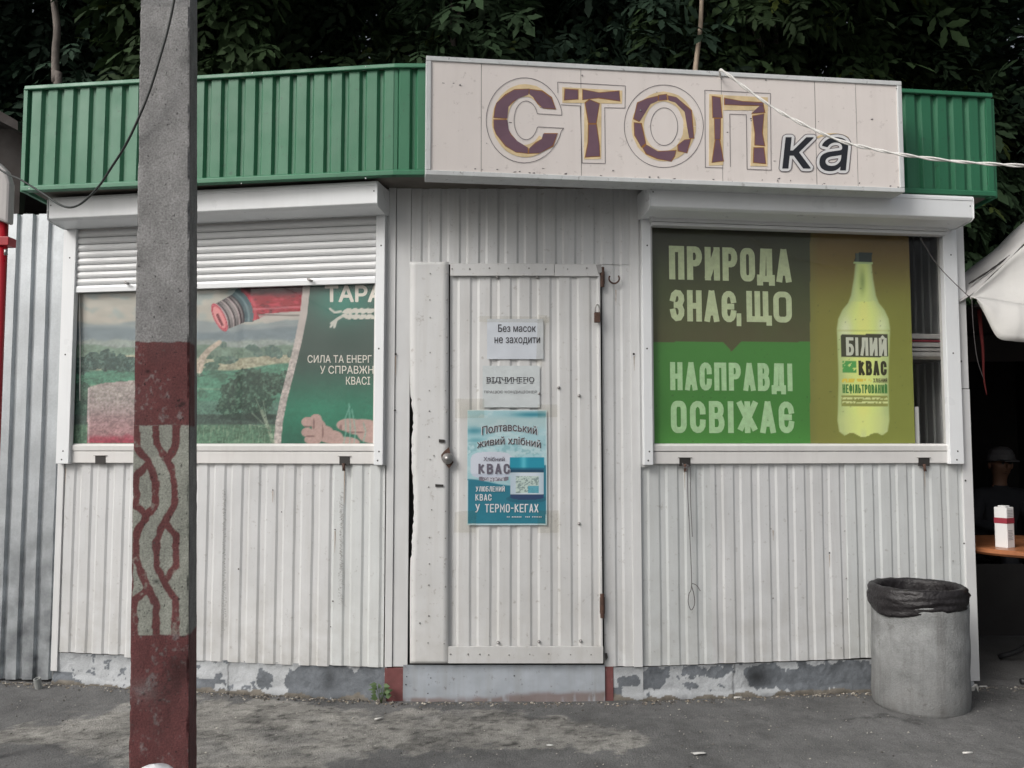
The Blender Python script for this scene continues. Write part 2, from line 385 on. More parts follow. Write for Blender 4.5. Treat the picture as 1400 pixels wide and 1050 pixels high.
# text from the built in font, fitted to a pixel box of the facet
def text_mesh(body):
    cu = bpy.data.curves.new('t', 'FONT'); cu.body = body; cu.resolution_u = 3; cu.fill_mode = 'NONE'
    o = bpy.data.objects.new('t', cu); COL.objects.link(o)
    dg = bpy.context.evaluated_depsgraph_get(); dg.update()
    me = bpy.data.meshes.new_from_object(o.evaluated_get(dg))
    P = [(v.co.x, v.co.y) for v in me.vertices]; nb = {}
    for e in me.edges: a, b = e.vertices; nb.setdefault(a, []).append(b); nb.setdefault(b, []).append(a)
    bpy.data.objects.remove(o); bpy.data.curves.remove(cu); bpy.data.meshes.remove(me)
    seen = set(); loops = []
    for st in sorted(nb):
        if st in seen: continue
        lp = [st]; seen.add(st); cur = st
        while True:
            nx = [q for q in nb[cur] if q not in seen]
            if not nx: break
            if len(lp) == 1: nx = [min(nx)] if min(nx) == st + 1 else nx
            cur = nx[0]; seen.add(cur); lp.append(cur)
        pts = [P[i] for i in lp]
        q = [p for i, p in enumerate(pts) if math.hypot(p[0] - pts[i - 1][0], p[1] - pts[i - 1][1]) > 1e-6]
        if len(q) > 2: loops.append(q)
    # constrained Delaunay over all outlines, keep triangles whose winding number is not zero
    vv = []; ee = []
    for l_ in loops:
        b = len(vv); vv += [Vector(p) for p in l_]; ee += [(b + i, b + (i + 1) % len(l_)) for i in range(len(l_))]
    cv, ce, cf, *_ = delaunay_2d_cdt(vv, ee, [], 0, 1e-6)
    V = [(p.x, p.y) for p in cv]; Fc = []
    def wind(p):
        w_ = 0
        for l_ in loops:
            for i in range(len(l_)):
                (x1, y1), (x2, y2) = l_[i - 1], l_[i]
                if (y1 > p[1]) != (y2 > p[1]) and p[0] < (x2 - x1) * (p[1] - y1) / (y2 - y1) + x1: w_ += 1 if y2 > y1 else -1
        return w_
    for t in cf:
        c = (sum(V[k][0] for k in t) / len(t), sum(V[k][1] for k in t) / len(t))
        if wind(c): Fc.append(tuple(t))
    return np.array([(x, y, 0) for x, y in V]), Fc
def text(name, body, fc, box, d, m, parent, off=0.0, shear=0.0, arch=None, tilt=0.0, bbox=None):
    """off = how far the outline is thickened, in em; copies on thin layers keep counters open"""
    V, Fc = text_mesh(body)
    e = 0 if bbox is not None else off
    if bbox is None: bbox = (V[:, 0].min() - e, V[:, 0].max() + e, V[:, 1].min() - e, V[:, 1].max() + e)
    x0, x1, y0, y1 = bbox
    X0, Y0, X1, Y1 = box; out = []; F2 = []
    nd = 0 if off == 0 else (4 if off < .03 else 18)
    shifts = [(0, 0)] + [(off * math.cos(2 * math.pi * (k + .5) / nd), off * math.sin(2 * math.pi * (k + .5) / nd)) for k in range(nd)]
    for li, (dx, dy) in enumerate(shifts):
        for fi, q in enumerate(Fc):
            b = len(out); dd = d - li * .00003 - (fi % 3) * .00001
            for i in q:
                v = V[i]; fx = (v[0] + dx - x0) / (x1 - x0); fy = (v[1] + dy - y0) / (y1 - y0)
                px = X0 + fx * (X1 - X0) + shear * fy; py = Y1 + fy * (Y0 - Y1) + tilt * fx
                if arch: py += arch(fx)
                a, z = fc.sz(px, py, d); out.append(fc.P(a, z, dd))
            F2.append(tuple(range(b, b + len(q))))
    return mesh(name, out, F2, m, parent)

# condensed stroke lettering (headlines): glyph = polylines on a unit box
def arc(cx, cy, rx, ry, a0, a1, n=7):
    return [(cx + rx * math.cos(math.radians(a0 + (a1 - a0) * i / n)), cy + ry * math.sin(math.radians(a0 + (a1 - a0) * i / n))) for i in range(n + 1)]
RO = .22
def rrect(x0, y0, x1, y1, r):
    return arc(x1 - r * 1.6, y1 - r, r * 1.6, r, 0, 90) + arc(x0 + r * 1.6, y1 - r, r * 1.6, r, 90, 180) + arc(x0 + r * 1.6, y0 + r, r * 1.6, r, 180, 270) + arc(x1 - r * 1.6, y0 + r, r * 1.6, r, 270, 360)
G = {
 'П': [[(0, -.0), (0, 1)], [(1, 0), (1, 1)], [(0, 1), (1, 1)]],
 'Р': [[(0, 0), (0, 1)], [(0, 1), (.6, 1)] + arc(.6, .75, .4, .25, 90, -90) + [(0, .5)]],
 'И': [[(0, 0), (0, 1)], [(1, 0), (1, 1)], [(.04, .05), (.96, .95)]],
 'Й': [[(0, 0), (0, 1)], [(1, 0), (1, 1)], [(.04, .05), (.96, .95)], [(.25, 1.2), (.5, 1.12), (.75, 1.2)]],
 'О': [rrect(0, 0, 1, 1, RO) + [(1, 1 - RO)]],
 'Д': [[(.14, 0), (.28, 1), (.86, 1)], [(.86, 0), (.86, 1)], [(-.1, 0), (1.1, 0)], [(-.08, -.14), (-.08, .04)], [(1.08, -.14), (1.08, .04)]],
 'А': [[(0, 0), (.46, 1)], [(.54, 1), (1, 0)], [(.2, .25), (.8, .25)]],
 'Н': [[(0, 0), (0, 1)], [(1, 0), (1, 1)], [(0, .5), (1, .5)]],
 'З': [[(0, .76)] + arc(.5, .76, .5, .24, 180, -90) + [(.4, .52)], [(.4, .52)] + arc(.5, .26, .5, .26, 90, -180)],
 'Є': [arc(.5, .75, .5, .25, 0, 180) + arc(.5, .25, .5, .25, 180, 360), [(0, .5), (.8, .5)]],
 'С': [arc(.5, .75, .5, .25, -10, 180) + arc(.5, .25, .5, .25, 180, 370)],
 'Щ': [[(0, 1), (0, 0)], [(.5, 1), (.5, 0)], [(1, 1), (1, 0)], [(0, 0), (1.2, 0)], [(1.2, .04), (1.2, -.14)]],
 'В': [[(0, 0), (0, 1)], [(0, 1), (.55, 1)] + arc(.55, .77, .38, .23, 90, -90) + [(0, .54)], [(0, .54), (.55, .54)] + arc(.58, .27, .42, .27, 90, -90) + [(0, 0)]],
 'І': [[(.5, 0), (.5, 1)]],
 'Ж': [[(.5, 0), (.5, 1)], [(-.05, 1), (.4, .5), (-.08, 0)], [(1.05, 1), (.6, .5), (1.08, 0)]],
 'К': [[(0, 0), (0, 1)], [(.98, 1), (.1, .48)], [(.25, .58), (1, 0)]],
 'Б': [[(.95, 1), (0, 1), (0, 0)], [(0, .58), (.5, .58)] + arc(.55, .29, .45, .29, 90, -90) + [(0, 0)]],
 'Л': [[(-.02, 0), (.3, .55), (.34, 1), (1, 1)], [(1, 1), (1, 0)]],
 'У': [[(0, 1), (.5, .42)], [(1, 1), (.5, .25), (.2, 0), (0, 0)]],
 'Т': [[(.5, 0), (.5, 1)], [(0, 1), (1, 1)]],
 'Е': [[(1, 1), (0, 1), (0, 0), (1, 0)], [(0, .5), (.85, .5)]],
 'М': [[(0, 0), (0, 1), (.5, .35), (1, 1), (1, 0)]],
 'Г': [[(0, 0), (0, 1), (1, 1)]],
 'Х': [[(0, 0), (1, 1)], [(0, 1), (1, 0)]],
 'Ю': [[(0, 0), (0, 1)], [(0, .5), (.35, .5)], rrect(.35, 0, 1.05, 1, .2) + [(1.05, .8)]],
 'Ь': [[(0, 1), (0, 0)], [(0, .55), (.5, .55)] + arc(.55, .275, .45, .275, 90, -90) + [(0, 0)]],
 'Ф': [[(.5, -.05), (.5, 1.05)], rrect(0, .22, 1, .9, .2) + [(1, .7)]],
 '-': [[(.1, .5), (.9, .5)]],
 ',': [[(.5, .12), (.5, -.02), (.3, -.2)]],
}
WID = {'І': .12, ',': .25, 'Щ': 1.25, 'Ж': 1.35, 'М': 1.25, '-': .6, 'Д': 1.15, 'Ю': 1.3, 'З': .95, 'Г': .85, 'Ф': 1.25}
def stroke_mesh(pts, t, closed=False):
    n = len(pts); L = []; R = []
    for i in range(n):
        p = pts[i]; a = pts[i - 1] if i > 0 else None; b = pts[i + 1] if i < n - 1 else None
        if closed and i == 0: a = pts[-2]
        if closed and i == n - 1: b = pts[1]
        d1 = (p[0] - a[0], p[1] - a[1]) if a else None; d2 = (b[0] - p[0], b[1] - p[1]) if b else None
        def nm(d): l_ = math.hypot(*d) or 1e-9; return (-d[1] / l_, d[0] / l_)
        if d1 and d2:
            n1, n2 = nm(d1), nm(d2); m_ = (n1[0] + n2[0], n1[1] + n2[1]); q = math.hypot(*m_) or 1e-9; m_ = (m_[0] / q, m_[1] / q)
            c = max(m_[0] * n1[0] + m_[1] * n1[1], .45); k = t / 2 / c
        else: m_ = nm(d1 or d2); k = t / 2
        L.append((p[0] + m_[0] * k, p[1] + m_[1] * k)); R.append((p[0] - m_[0] * k, p[1] - m_[1] * k))
    return L, R
def headline(name, body, fc, box, d, m, parent, t=.16, gap=.28, slant=0.0):
    """stroke letters spread over a pixel box; t = stroke over letter height"""
    X0, Y0, X1, Y1 = box
    (sa, za), (sb, zb) = fc.sz(X0, Y1, d), fc.sz(X1, Y0, d)
    H = zb - za; W = sb - sa; T = t * H
    units = [WID.get(c, .45 if c == ' ' else 1.0) for c in body]
    free = W - T * len(body); nu = sum(units) + gap * (len(body) - 1); k = free / nu
    x = sa; V = []; Fc = []; lay = 0
    for ch, u in zip(body, units):
        if ch != ' ':
            for pl in G[ch]:
                pts = []
                for gx, gy in pl:
                    q = (gx - .5) if ch == 'І' else gx
                    pts.append((x + T / 2 + (q * k * u if ch != 'І' else 0), za + T / 2 + gy * (H - T) + 0))
                # straight ends reach the letter's full height
                pp = [pts[0]]
                for q in pts[1:]:
                    if math.hypot(q[0] - pp[-1][0], q[1] - pp[-1][1]) > 1e-5: pp.append(q)
                closed = math.hypot(pp[0][0] - pp[-1][0], pp[0][1] - pp[-1][1]) < 1e-4
                if not closed:
                    for e, nb in ((0, 1), (-1, -2)):
                        dx, dz = pp[e][0] - pp[nb][0], pp[e][1] - pp[nb][1]; l_ = math.hypot(dx, dz)
                        if abs(dz) > .9 * l_ or abs(dx) > .9 * l_: pp[e] = (pp[e][0] + dx / l_ * T * .48, pp[e][1] + dz / l_ * T * .48)
                L, R = stroke_mesh(pp, T, closed)
                b = len(V); dd = d + (lay % 6) * .00006; lay += 1
                for p, q in zip(L, R): V += [fc.P(p[0] + slant * (p[1] - za), p[1], dd), fc.P(q[0] + slant * (q[1] - za), q[1], dd)]
                Fc += [(b + 2 * i, b + 2 * i + 1, b + 2 * i + 3, b + 2 * i + 2) for i in range(len(pp) - 1)]
        x += T + k * (u + gap)
    return mesh(name, V, Fc, m, parent)
def line_strip(name, fc, pix, wpx, d, m, parent, closed=False):
    sz = [fc.sz(x, y, d) for x, y in pix]
    if closed: sz.append(sz[0])
    L, R = stroke_mesh(sz, wpx, closed); V = []
    for p, q in zip(L, R): V += [fc.P(p[0], p[1], d), fc.P(q[0], q[1], d)]
    return mesh(name, V, [(2 * i, 2 * i + 1, 2 * i + 3, 2 * i + 2) for i in range(len(sz) - 1)], m, parent)

# ------------------------------------------------------------------ plan of the kiosk
LW = Facet((-2.578, 5.055), (-.667, 4.73)); CW = Facet((-.667, 4.73), (.686, 4.73)); RW = Facet((.686, 4.73), (2.579, 4.985))
LF = Facet((-2.68, 4.736), (-.605, 4.45)); CF = Facet((-.605, 4.45), (-.38, 4.45)); RF = Facet((-.38, 4.45), (2.697, 4.839))
SG = Facet((-.4255, 4.23), (2.063, 4.537))
ZP = .175                           # top of the plinth
ZF0, ZF1 = 2.733, 3.324             # green fascia

# ------------------------------------------------------------------ ground
def ground():
    xs = np.concatenate([[-150, -60, -25, -12, -7, -5, -4], np.arange(-3.3, 3.3, .0145), [3.5, 4.2, 5, 7, 12, 25, 60, 150]])
    ys = np.concatenate([[-150, -60, -20, -8, -3, 0, 1.5, 2.5, 3.1], np.arange(3.3, 5.15, .0145), [5.3, 5.7, 6.3, 7.5, 9, 13, 25, 60, 150, 300]])
    X, Y = np.meshgrid(xs, ys)
    fade = ((np.abs(X) < 3.4) & (Y > 3.2) & (Y < 5.4)).astype(float)
    Z = ((fbm(X * 3, Y * 3) - .5) * .016 + (fbm(X * 14 + 3, Y * 14) - .5) * .006) * fade
    Yc = np.maximum(Y, 2.0)
    px, py = project(X, Yc, 0 * X)
    wx = px + (fbm(X * 9, Y * 9) - .5) * 60; wy = py + (fbm(X * 9 + 50, Y * 9 + 9) - .5) * 26
    light = [(-60, 1004), (60, 988), (120, 980), (150, 974), (175, 964), (265, 958), (330, 958), (420, 957), (470, 974), (530, 978), (560, 970), (620, 969), (720, 976), (800, 984), (860, 998), (905, 1012), (840, 1032), (760, 1018), (690, 1020), (620, 1029), (540, 1028), (490, 1032), (455, 1050), (430, 1200), (120, 1200), (175, 1045), (140, 1038), (100, 1033), (75, 1020), (-60, 1012)]
    mk = np.zeros(X.shape)
    wx = wx + (fbm(X * 40, Y * 40) - .5) * 26; wy = wy + (fbm(X * 40 + 8, Y * 40) - .5) * 10
    for ox, oy in ((0, 0), (2, 1), (-2, -1), (2, -1), (-2, 1)): mk += inpoly(wx + ox, wy + oy, light) / 5.0
    mk = mk * (.72 + .28 * sst(.3, .5, fbm(X * 7 + 11, Y * 9, 4)))
    n1 = fbm(X * 5, Y * 5, 5); n2 = fbm(X * 24 + 7, Y * 24, 4); n3 = fbm(X * 1.3 + 30, Y * 1.3, 3)
    base = .130 + (n1 - .5) * .075 + (n2 - .5) * .06 + (n3 - .5) * .03
    n4 = fbm(X * 50 + 3, Y * 50, 3); conc = .262 + (n1 - .5) * .16 + (n2 - .5) * .16 - .10 * sst(.58, .72, n4) - .08 * sst(.56, .66, fbm(X * 11 + 70, Y * 16, 4))
    v = base * (1 - mk) + conc * mk
    right = sst(850, 1250, px) * (py > 930); v = v * (1 + .12 * right)
    # darker round patch at the right front corner of the kiosk
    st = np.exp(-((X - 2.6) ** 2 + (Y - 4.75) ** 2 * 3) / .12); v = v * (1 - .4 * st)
    # cracks
    for cr in ([(0, 1013), (40, 1014), (75, 1022), (95, 1030)], [(640, 985), (700, 978), (770, 984)], [(1150, 985), (1210, 978), (1260, 990)]):
        dd = polyline_dist(wx * .5 + px * .5, wy * .5 + py * .5, cr); v = v * (1 - .5 * np.exp(-(dd / 1.6) ** 2))
    v = np.clip(v, .03, .5)
    col = np.stack([v * (1.0 + .04 * mk), v * (1.0 + .01 * mk), v * (.985 - .06 * mk)], -1)
    V = np.stack([X, Y, Z], -1).reshape(-1, 3); nx = len(xs)
    i = (np.arange(len(ys) - 1)[:, None] * nx + np.arange(nx - 1)[None]).ravel()
    o = mesh('ground', V, np.stack([i, i + 1, i + nx + 1, i + nx], 1), 'asphalt', None, smooth=True, col=col.reshape(-1, 3), centre=(0, 0, 0))
    tag(o, 'worn grey asphalt with a paler concrete patch along the kiosk', kind='structure')
ground()

# ------------------------------------------------------------------ kiosk
K = thing('kiosk', 'white corrugated metal kiosk with green fascia, roller shutters and a central door', 'kiosk', (0, 4.73, 0))

# lower sheets
zb = ZP + .004; zs_ = 1.245
def cs(fc, px, py, d=.01): return fc.sz(px, py, d)[0]
corr('wall_sheet', LW, .012, cs(LW, 176, 760), zb, zs_, .0, 'white', K, seed=1, phase=.03)
corr('wall_sheet', LW, cs(LW, 176, 760) - .012, cs(LW, 457, 760), zb - .012, zs_, .005, 'white', K, seed=2, phase=.035)
corr('wall_sheet', LW, cs(LW, 457, 760) - .015, LW.L - .01, zb - .004, zs_, .010, 'white2', K, seed=3, phase=.015)
corr('wall_sheet', RW, .0, cs(RW, 975, 760), zb, zs_, .0, 'white2', K, depth=.0055, seed=4, phase=.05)
corr('wall_sheet', RW, cs(RW, 975, 760) - .012, cs(RW, 1160, 760), zb + .002, zs_, .004, 'white', K, depth=.0055, seed=5, phase=.055)
corr('wall_sheet', RW, cs(RW, 1160, 760) - .012, RW.L - .03, zb + .006, zs_, .008, 'white2', K, depth=.0055, seed=6, phase=.045)
# centre: above the door, and the strip between door and right facet
sdl, sdr = CW.sz(561, 600)[0], CW.sz(824, 600)[0]
zdt = 2.335
corr('wall_sheet', CW, sdl - .002, CW.L - .04, zdt - .01, 2.78, .0, 'white', K, seed=7, phase=.012, pitch=.1045)
corr('wall_sheet', CW, sdr, CW.L - .002, zb, zdt - .012, .0, 'white', K, seed=8, phase=.012, pitch=.1045)
fbox('trim_strip', CW, CW.L - .045, CW.L + .002, zb, 2.78, .002, .022, 'trim', K)
fbox('trim_strip', RW, -.002, cs(RW, 889, 500, .03) - .002, zs_ - .02, 2.74, .001, .016, 'trim', K)
fbox('trim_strip', CW, -.004, sdl - .085, zb, 2.78, .0, .020, 'trim', K)
fbox('trim_strip', CW, sdl - .083, sdl - .004, zb, 2.78, -.004, .012, 'trim', K)
fbox('trim_strip', LW, cs(LW, 523, 500, .03), LW.L, zs_ - .01, 2.74, .0, .018, 'trim', K)
# right corner flashing, in two lengths with a lap
s1313 = cs(RW, 1316, 640, .02)
fbox('corner_flashing', RW, s1313, RW.L + .012, .04, 1.66, -.03, .022, 'trim', K)
fbox('corner_flashing', RW, s1313 - .001, RW.L + .010, 1.664, 2.66, -.03, .020, 'trim', K)
fbox('corner_flashing', LW, -.02, .02, ZP - .1, 2.70, -.02, .016, 'trim', K)
# side, back walls, floor and roof
def poly_slab(name, pts, z0, z1, m, parent):
    n = len(pts); V = [(x, y, z0) for x, y in pts] + [(x, y, z1) for x, y in pts]
    return mesh(name, V, [tuple(range(n - 1, -1, -1)), tuple(range(n, 2 * n))] + [(i, (i + 1) % n, n + (i + 1) % n, n + i) for i in range(n)], m, parent)
SL = Facet((-2.60, 7.0), (-2.59, 5.06)); SR = Facet((2.575, 5.01), (2.60, 7.0)); BK = Facet((2.60, 7.0), (-2.60, 7.0))
for fc in (SL, SR, BK): corr('wall_sheet', fc, 0, fc.L, .0, 3.25, .0, 'white', K, rows=3, seed=9)
poly_slab('floor', [(-2.55, 5.1), (-.667, 4.77), (.686, 4.77), (2.55, 5.03), (2.55, 6.95), (-2.55, 6.95)], .12, .16, 'soffit', K)
poly_slab('roof', [(-2.66, 4.76), (-.605, 4.475), (-.38, 4.475), (2.70, 4.87), (2.72, 7.1), (-2.72, 7.1)], 3.20, 3.23, 'roof', K)
poly_slab('soffit', [(-2.665, 4.75), (-.605, 4.465), (-.38, 4.465), (2.705, 4.855), (2.7, 5.2), (.686, 4.95), (-.667, 4.95), (-2.68, 5.25)], 2.745, 2.765, 'soffit', K)

# green fascia: sheets, top and bottom flashings
def fascia(fc, s0, s1, m, seed, phase=.0, flash0=True):
    corr('fascia_sheet', fc, s0, s1, ZF0 + .012, ZF1 - .02, -.02, m, K, pitch=.0955, depth=.02, crest=.56, slope=.13, phase=phase, seed=seed, rows=12, wob=.0016)
    joined('fascia_flashing', [section(fc, s0 - .01, s1 + .01, [(-.03, ZF1 - .012), (.012, ZF1 - .026), (.018, ZF1 - .022), (.014, ZF1), (-.03, ZF1 + .004)])], m, K, bevel=.003)
    joined('fascia_flashing', [section(fc, s0 - .01, s1 + .01, [(-.03, ZF0), (.016, ZF0), (.016, ZF0 + .022), (.010, ZF0 + .03), (-.03, ZF0 + .012)])], m, K, bevel=.002)
sA = LF.L * .52
fascia(LF, .0, LF.L * .36, 'greenfaded', 11, .03)
fascia(LF, LF.L * .36 + .022, LF.L - .011, 'greenmid', 12, .03)
fbox('fascia_flashing', CF, -.012, .012, ZF0 + .02, ZF1 - .024, -.03, -.004, 'greenmid', K)
fascia(CF, .0, CF.L - .012, 'greenmid', 13, .02)
fascia(RF, .012, RF.L, 'green', 14, .015)
fbox('fascia_flashing', LF, -.016, .008, ZF0 - .004, ZF1 - .01, -.03, .010, 'greenfaded', K)
fbox('fascia_flashing', RF, RF.L - .028, RF.L + .006, ZF0 - .004, ZF1 - .018, -.03, .008, 'green', K)
fbox('fascia_end', Facet((-2.70, 5.3), (-2.70, 4.76)), 0, .54, ZF0, ZF1 - .02, -.02, .0, 'greenfaded', K)
fbox('fascia_end', Facet((2.735, 4.86), (2.735, 5.4)), 0, .54, ZF0, ZF1 - .02, -.02, .0, 'green', K)
rivets('fascia_screw', LF, [(50, 121), (143, 115), (345, 100), (500, 91), (40, 258), (136, 253), (330, 251), (500, 244)], .014, .0045, 'signwhite', K)['kind'] = 'stuff'

# plinth: painted, peeling concrete
def plinth_paint(seed):
    def f(px, py, a, z):
        n = fbm(a * 9 + seed, z * 11 + seed, 5); n2 = fbm(a * 30, z * 30 + seed, 4)
        big = fbm(a * 2.3 + seed * 3, z * 3.0, 3)
        bare = ((n * .75 + big * .55 + (.05 - z) * .55) > .66)
        blobs = [(363, 929, 9, 12), (440, 930, 52, 26), (505, 935, 22, 26), (270, 940, 20, 14), (858, 930, 10, 9), (892, 926, 13, 14), (907, 922, 6, 6), (950, 918, 12, 7), (977, 919, 18, 8), (1000, 915, 8, 5), (947, 937, 7, 6), (1045, 925, 26, 17), (1100, 930, 40, 18), (1155, 922, 40, 20), (1175, 925, 30, 22), (1115, 915, 14, 7)]
        wx = px + (n - .5) * 26; wy = py + (n2 - .5) * 14
        b2 = np.zeros(px.shape, bool)
        for x, y, rx, ry in blobs: b2 |= ((wx - x) / rx) ** 2 + ((wy - y) / ry) ** 2 < 1
        bare = b2 | ((bare) & (px < 850) & (z < .07)) | (n > .72) | ((n2 > .66) & (fbm(a * 7 + 3, z * 9, 3) > .48))
        paint = np.stack([.47 + 0 * z, .49 + 0 * z, .505 + 0 * z], -1) * (.86 + .3 * fbm(a * 5, z * 7))[..., None]
        slate = np.stack([.150 + 0 * z, .165 + 0 * z, .182 + 0 * z], -1) * (.75 + .5 * n2)[..., None]
        raw = np.stack([.20 + 0 * z, .18 + 0 * z, .15 + 0 * z], -1) * (.6 + .8 * n2)[..., None]
        c = np.where(bare[..., None], slate, paint)
        low = (z < .004 + .07 * (n - .3)); c = np.where(low[..., None], raw, c)
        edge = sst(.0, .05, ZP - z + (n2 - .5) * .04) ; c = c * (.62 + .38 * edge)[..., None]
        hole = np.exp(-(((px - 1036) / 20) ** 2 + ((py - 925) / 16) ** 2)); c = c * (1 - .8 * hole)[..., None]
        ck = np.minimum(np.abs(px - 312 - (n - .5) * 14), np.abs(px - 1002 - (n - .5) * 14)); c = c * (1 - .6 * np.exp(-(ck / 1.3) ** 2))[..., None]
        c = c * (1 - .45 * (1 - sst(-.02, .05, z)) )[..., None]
        hole = np.exp(-(((px - 450) / 9) ** 2 + ((py - 927) / 14) ** 2)); c = c * (1 - .55 * hole)[..., None]
        return c
    return f
wv = lambda a, z: (fbm(a * 4, z * 4) - .5) * .02 + (fbm(a * 22, z * 22) - .5) * .008 + sst(.05, .0, z + (fbm(a * 6, z * 3) - .5) * .06) * .016
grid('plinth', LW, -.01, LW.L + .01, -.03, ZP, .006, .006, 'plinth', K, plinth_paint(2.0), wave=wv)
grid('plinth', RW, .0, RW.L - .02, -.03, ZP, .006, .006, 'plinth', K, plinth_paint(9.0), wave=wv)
fbox('plinth_core', LW, 0, LW.L, -.03, ZP - .002, -.15, -.012, 'soffit', K)
fbox('plinth_core', RW, 0, RW.L - .03, -.03, ZP - .002, -.15, -.012, 'soffit', K)
fbox('red_jamb', CW, -.004, CW.sz(552, 930, .02)[0], -.03, ZP - .002, -.06, .013, 'skirt', K)
fbox('red_jamb', CW, CW.sz(826, 930, .02)[0], CW.L - .152, -.03, ZP + .004, -.06, .013, 'skirt', K)
fbox('plinth_core', CW, CW.L - .15, CW.L + .004, -.03, ZP - .003, -.06, .004, 'plinth', K)
# joins the short bit of plinth right of the door
grid('plinth', CW, CW.L - .153, CW.L + .006, -.03, ZP, .008, .006, 'plinth', K, plinth_paint(5.0), wave=lambda a, z: wv(a, z) * .5)
def riser_paint(px, py, a, z):
    n = fbm(a * 12, z * 20, 4); n2 = fbm(a * 40, z * 9, 4)
    c = np.stack([.40 + 0 * z, .435 + 0 * z, .475 + 0 * z], -1) * (.85 + .3 * n)[..., None]
    r = sst(.03, .0, z - .035 * n + .012 - .034 * sst(640, 780, px)) * sst(.3, .6, n2 + .2) * .65
    rust = np.array([.15, .065, .035]); c = c * (1 - r[..., None]) + rust * r[..., None]
    d = sst(.14, .18, z) * .35 * n2; c = c * (1 - d)[..., None]
    b = (1 - sst(545, 575, px)) * .25; c = c * (1 - b)[..., None]
    return c
grid('riser_sheet', CW, CW.sz(551, 930, .02)[0], CW.sz(827, 930, .02)[0], -.02, .19, .022, .006, 'riser', K, riser_paint, wave=lambda a, z: (fbm(a * 3, z * 5) - .5) * .008, solid=.002)
rivets('riser_hole', CW, [(556, 925), (555, 936), (589, 927), (585, 948), (703, 924)], .026, .004, 'darkmetal', K, h=.001)['kind'] = 'stuff'

# door
D = thing('door', None, None, (0, 4.69, .19), parent=K)
zd0 = CW.sz(700, 907, .045)[1]; zd1 = CW.sz(700, 360, .045)[1]
fbox('opening_lining', CW, sdl - .02, sdr + .01, ZP, zdt + .02, -.08, -.03, 'dark', D, bevel=0)  # near-black panel stands in for the shade in the door gaps
# left plate with a torn edge
pl = []
for py in list(np.arange(358, 907.5, 4.5)):
    tear = 3.2 * np.exp(-((py - 690) / 60.0) ** 2) + 2.4 * np.exp(-((py - 575) / 30.0) ** 2)
    pl.append((560.3 + (tear * 1.4 + (1.8 * random.random() if 545 < py < 760 else 0)), py))
pts = pl + [(561, 907), (613, 907), (615, 358)]
ps = [CW.sz(x, y, .04) for x, y in pts]
zz = [p[1] for p in ps[:len(pl)]]; V = []
n = len(pl)
for j in range(n):
    (sL, z) = ps[j]; sR = CW.sz(613.5, pl[j][1], .04)[0]
    for k in range(7):
        a = sL + (sR - sL) * k / 6
        V.append(CW.P(a, z, .040 + (fbm(a * 7, z * 4) - .5) * .008 * (1 - k / 6)))
Fc = np.array([(j * 7 + k, j * 7 + k + 1, (j + 1) * 7 + k + 1, (j + 1) * 7 + k) for j in range(n - 1) for k in range(6)])
mesh('edge_plate', V, Fc, 'door', D, smooth=True, solid=.0015)
s615, s767, s820 = CW.sz(614.5, 600, .03)[0], CW.sz(767, 600, .03)[0], CW.sz(821.3, 600, .03)[0]
zA = CW.sz(700, 884, .03)[1]; zB = CW.sz(700, 377, .03)[1]
ph = CW.sz(629, 600, .03)[0]
corr('door_sheet', CW, s615, s767, zA - .02, zB + .02, .020, 'door', D, pitch=.1075, depth=.0065, phase=ph - .004, seed=21, wob=.003, rows=40)
corr('door_sheet', CW, s767 - .004, s820, zA - .02, zB + .02, .023, 'door', D, pitch=.1075, depth=.0065, phase=ph - .004, seed=22, wob=.003, rows=40)
fbox('top_rail', CW, s615 + .001, CW.sz(758, 370, .045)[0] - .001, CW.sz(700, 377, .045)[1], zd1, .036, .045, 'door', D)
fbox('top_rail', CW, CW.sz(758, 370, .045)[0] + .001, s820 - .001, CW.sz(700, 377.5, .043)[1], zd1 - .003, .036, .043, 'door', D)
fbox('bottom_rail', CW, s615 + .001, s820 + .004, zd0, CW.sz(700, 884, .045)[1], .036, .046, 'door', D)
fbox('edge_strip', CW, s820 - .008, s820 + .002, zA, zB, .02, .04, 'door', D)
fbox('door_core', CW, s615 - .14, s820, zA - .04, zB + .04, -.02, .017, 'dark', D, bevel=0)
plr = [(588, 374), (587.5, 410), (588, 434), (588, 482), (587, 534), (587, 562), (586, 597), (588, 628), (586, 666), (590, 697), (587, 735), (587, 771), (586, 800), (586, 842), (585, 879),
       (611, 374), (611, 410), (611, 436), (611, 461), (611, 483), (611, 508), (609, 534), (610, 563), (609, 699), (609, 736), (608, 771), (609, 802), (608, 843), (607, 880), (593, 623), (574, 852)]
rivets('rivet', CW, plr, .043, .0042, 'steel', D)['kind'] = 'stuff'
rivets('rivet', CW, [(x, 367 + random.uniform(-1, 1)) for x in (618, 642, 669, 695, 723, 746, 776, 802)] + [(x, 896 + random.uniform(-2, 1)) for x in (616, 640, 656, 668, 696, 724, 750, 780, 808)], .047, .0045, 'steel', D)['kind'] = 'stuff'
for (x, y) in ((728, 372), (738, 371), (680, 379), (735, 379), (681, 879), (737, 878), (794, 877), (792, 541), (737, 538), (792, 716), (764, 530)):
    a, z = CW.sz(x, y, .04); P_ = Vector(CW.P(a, z, .03))
    joined('bolt_head', [dome_v(P_, (0, -1, 0), .009, .014, 8)], 'steel', D)
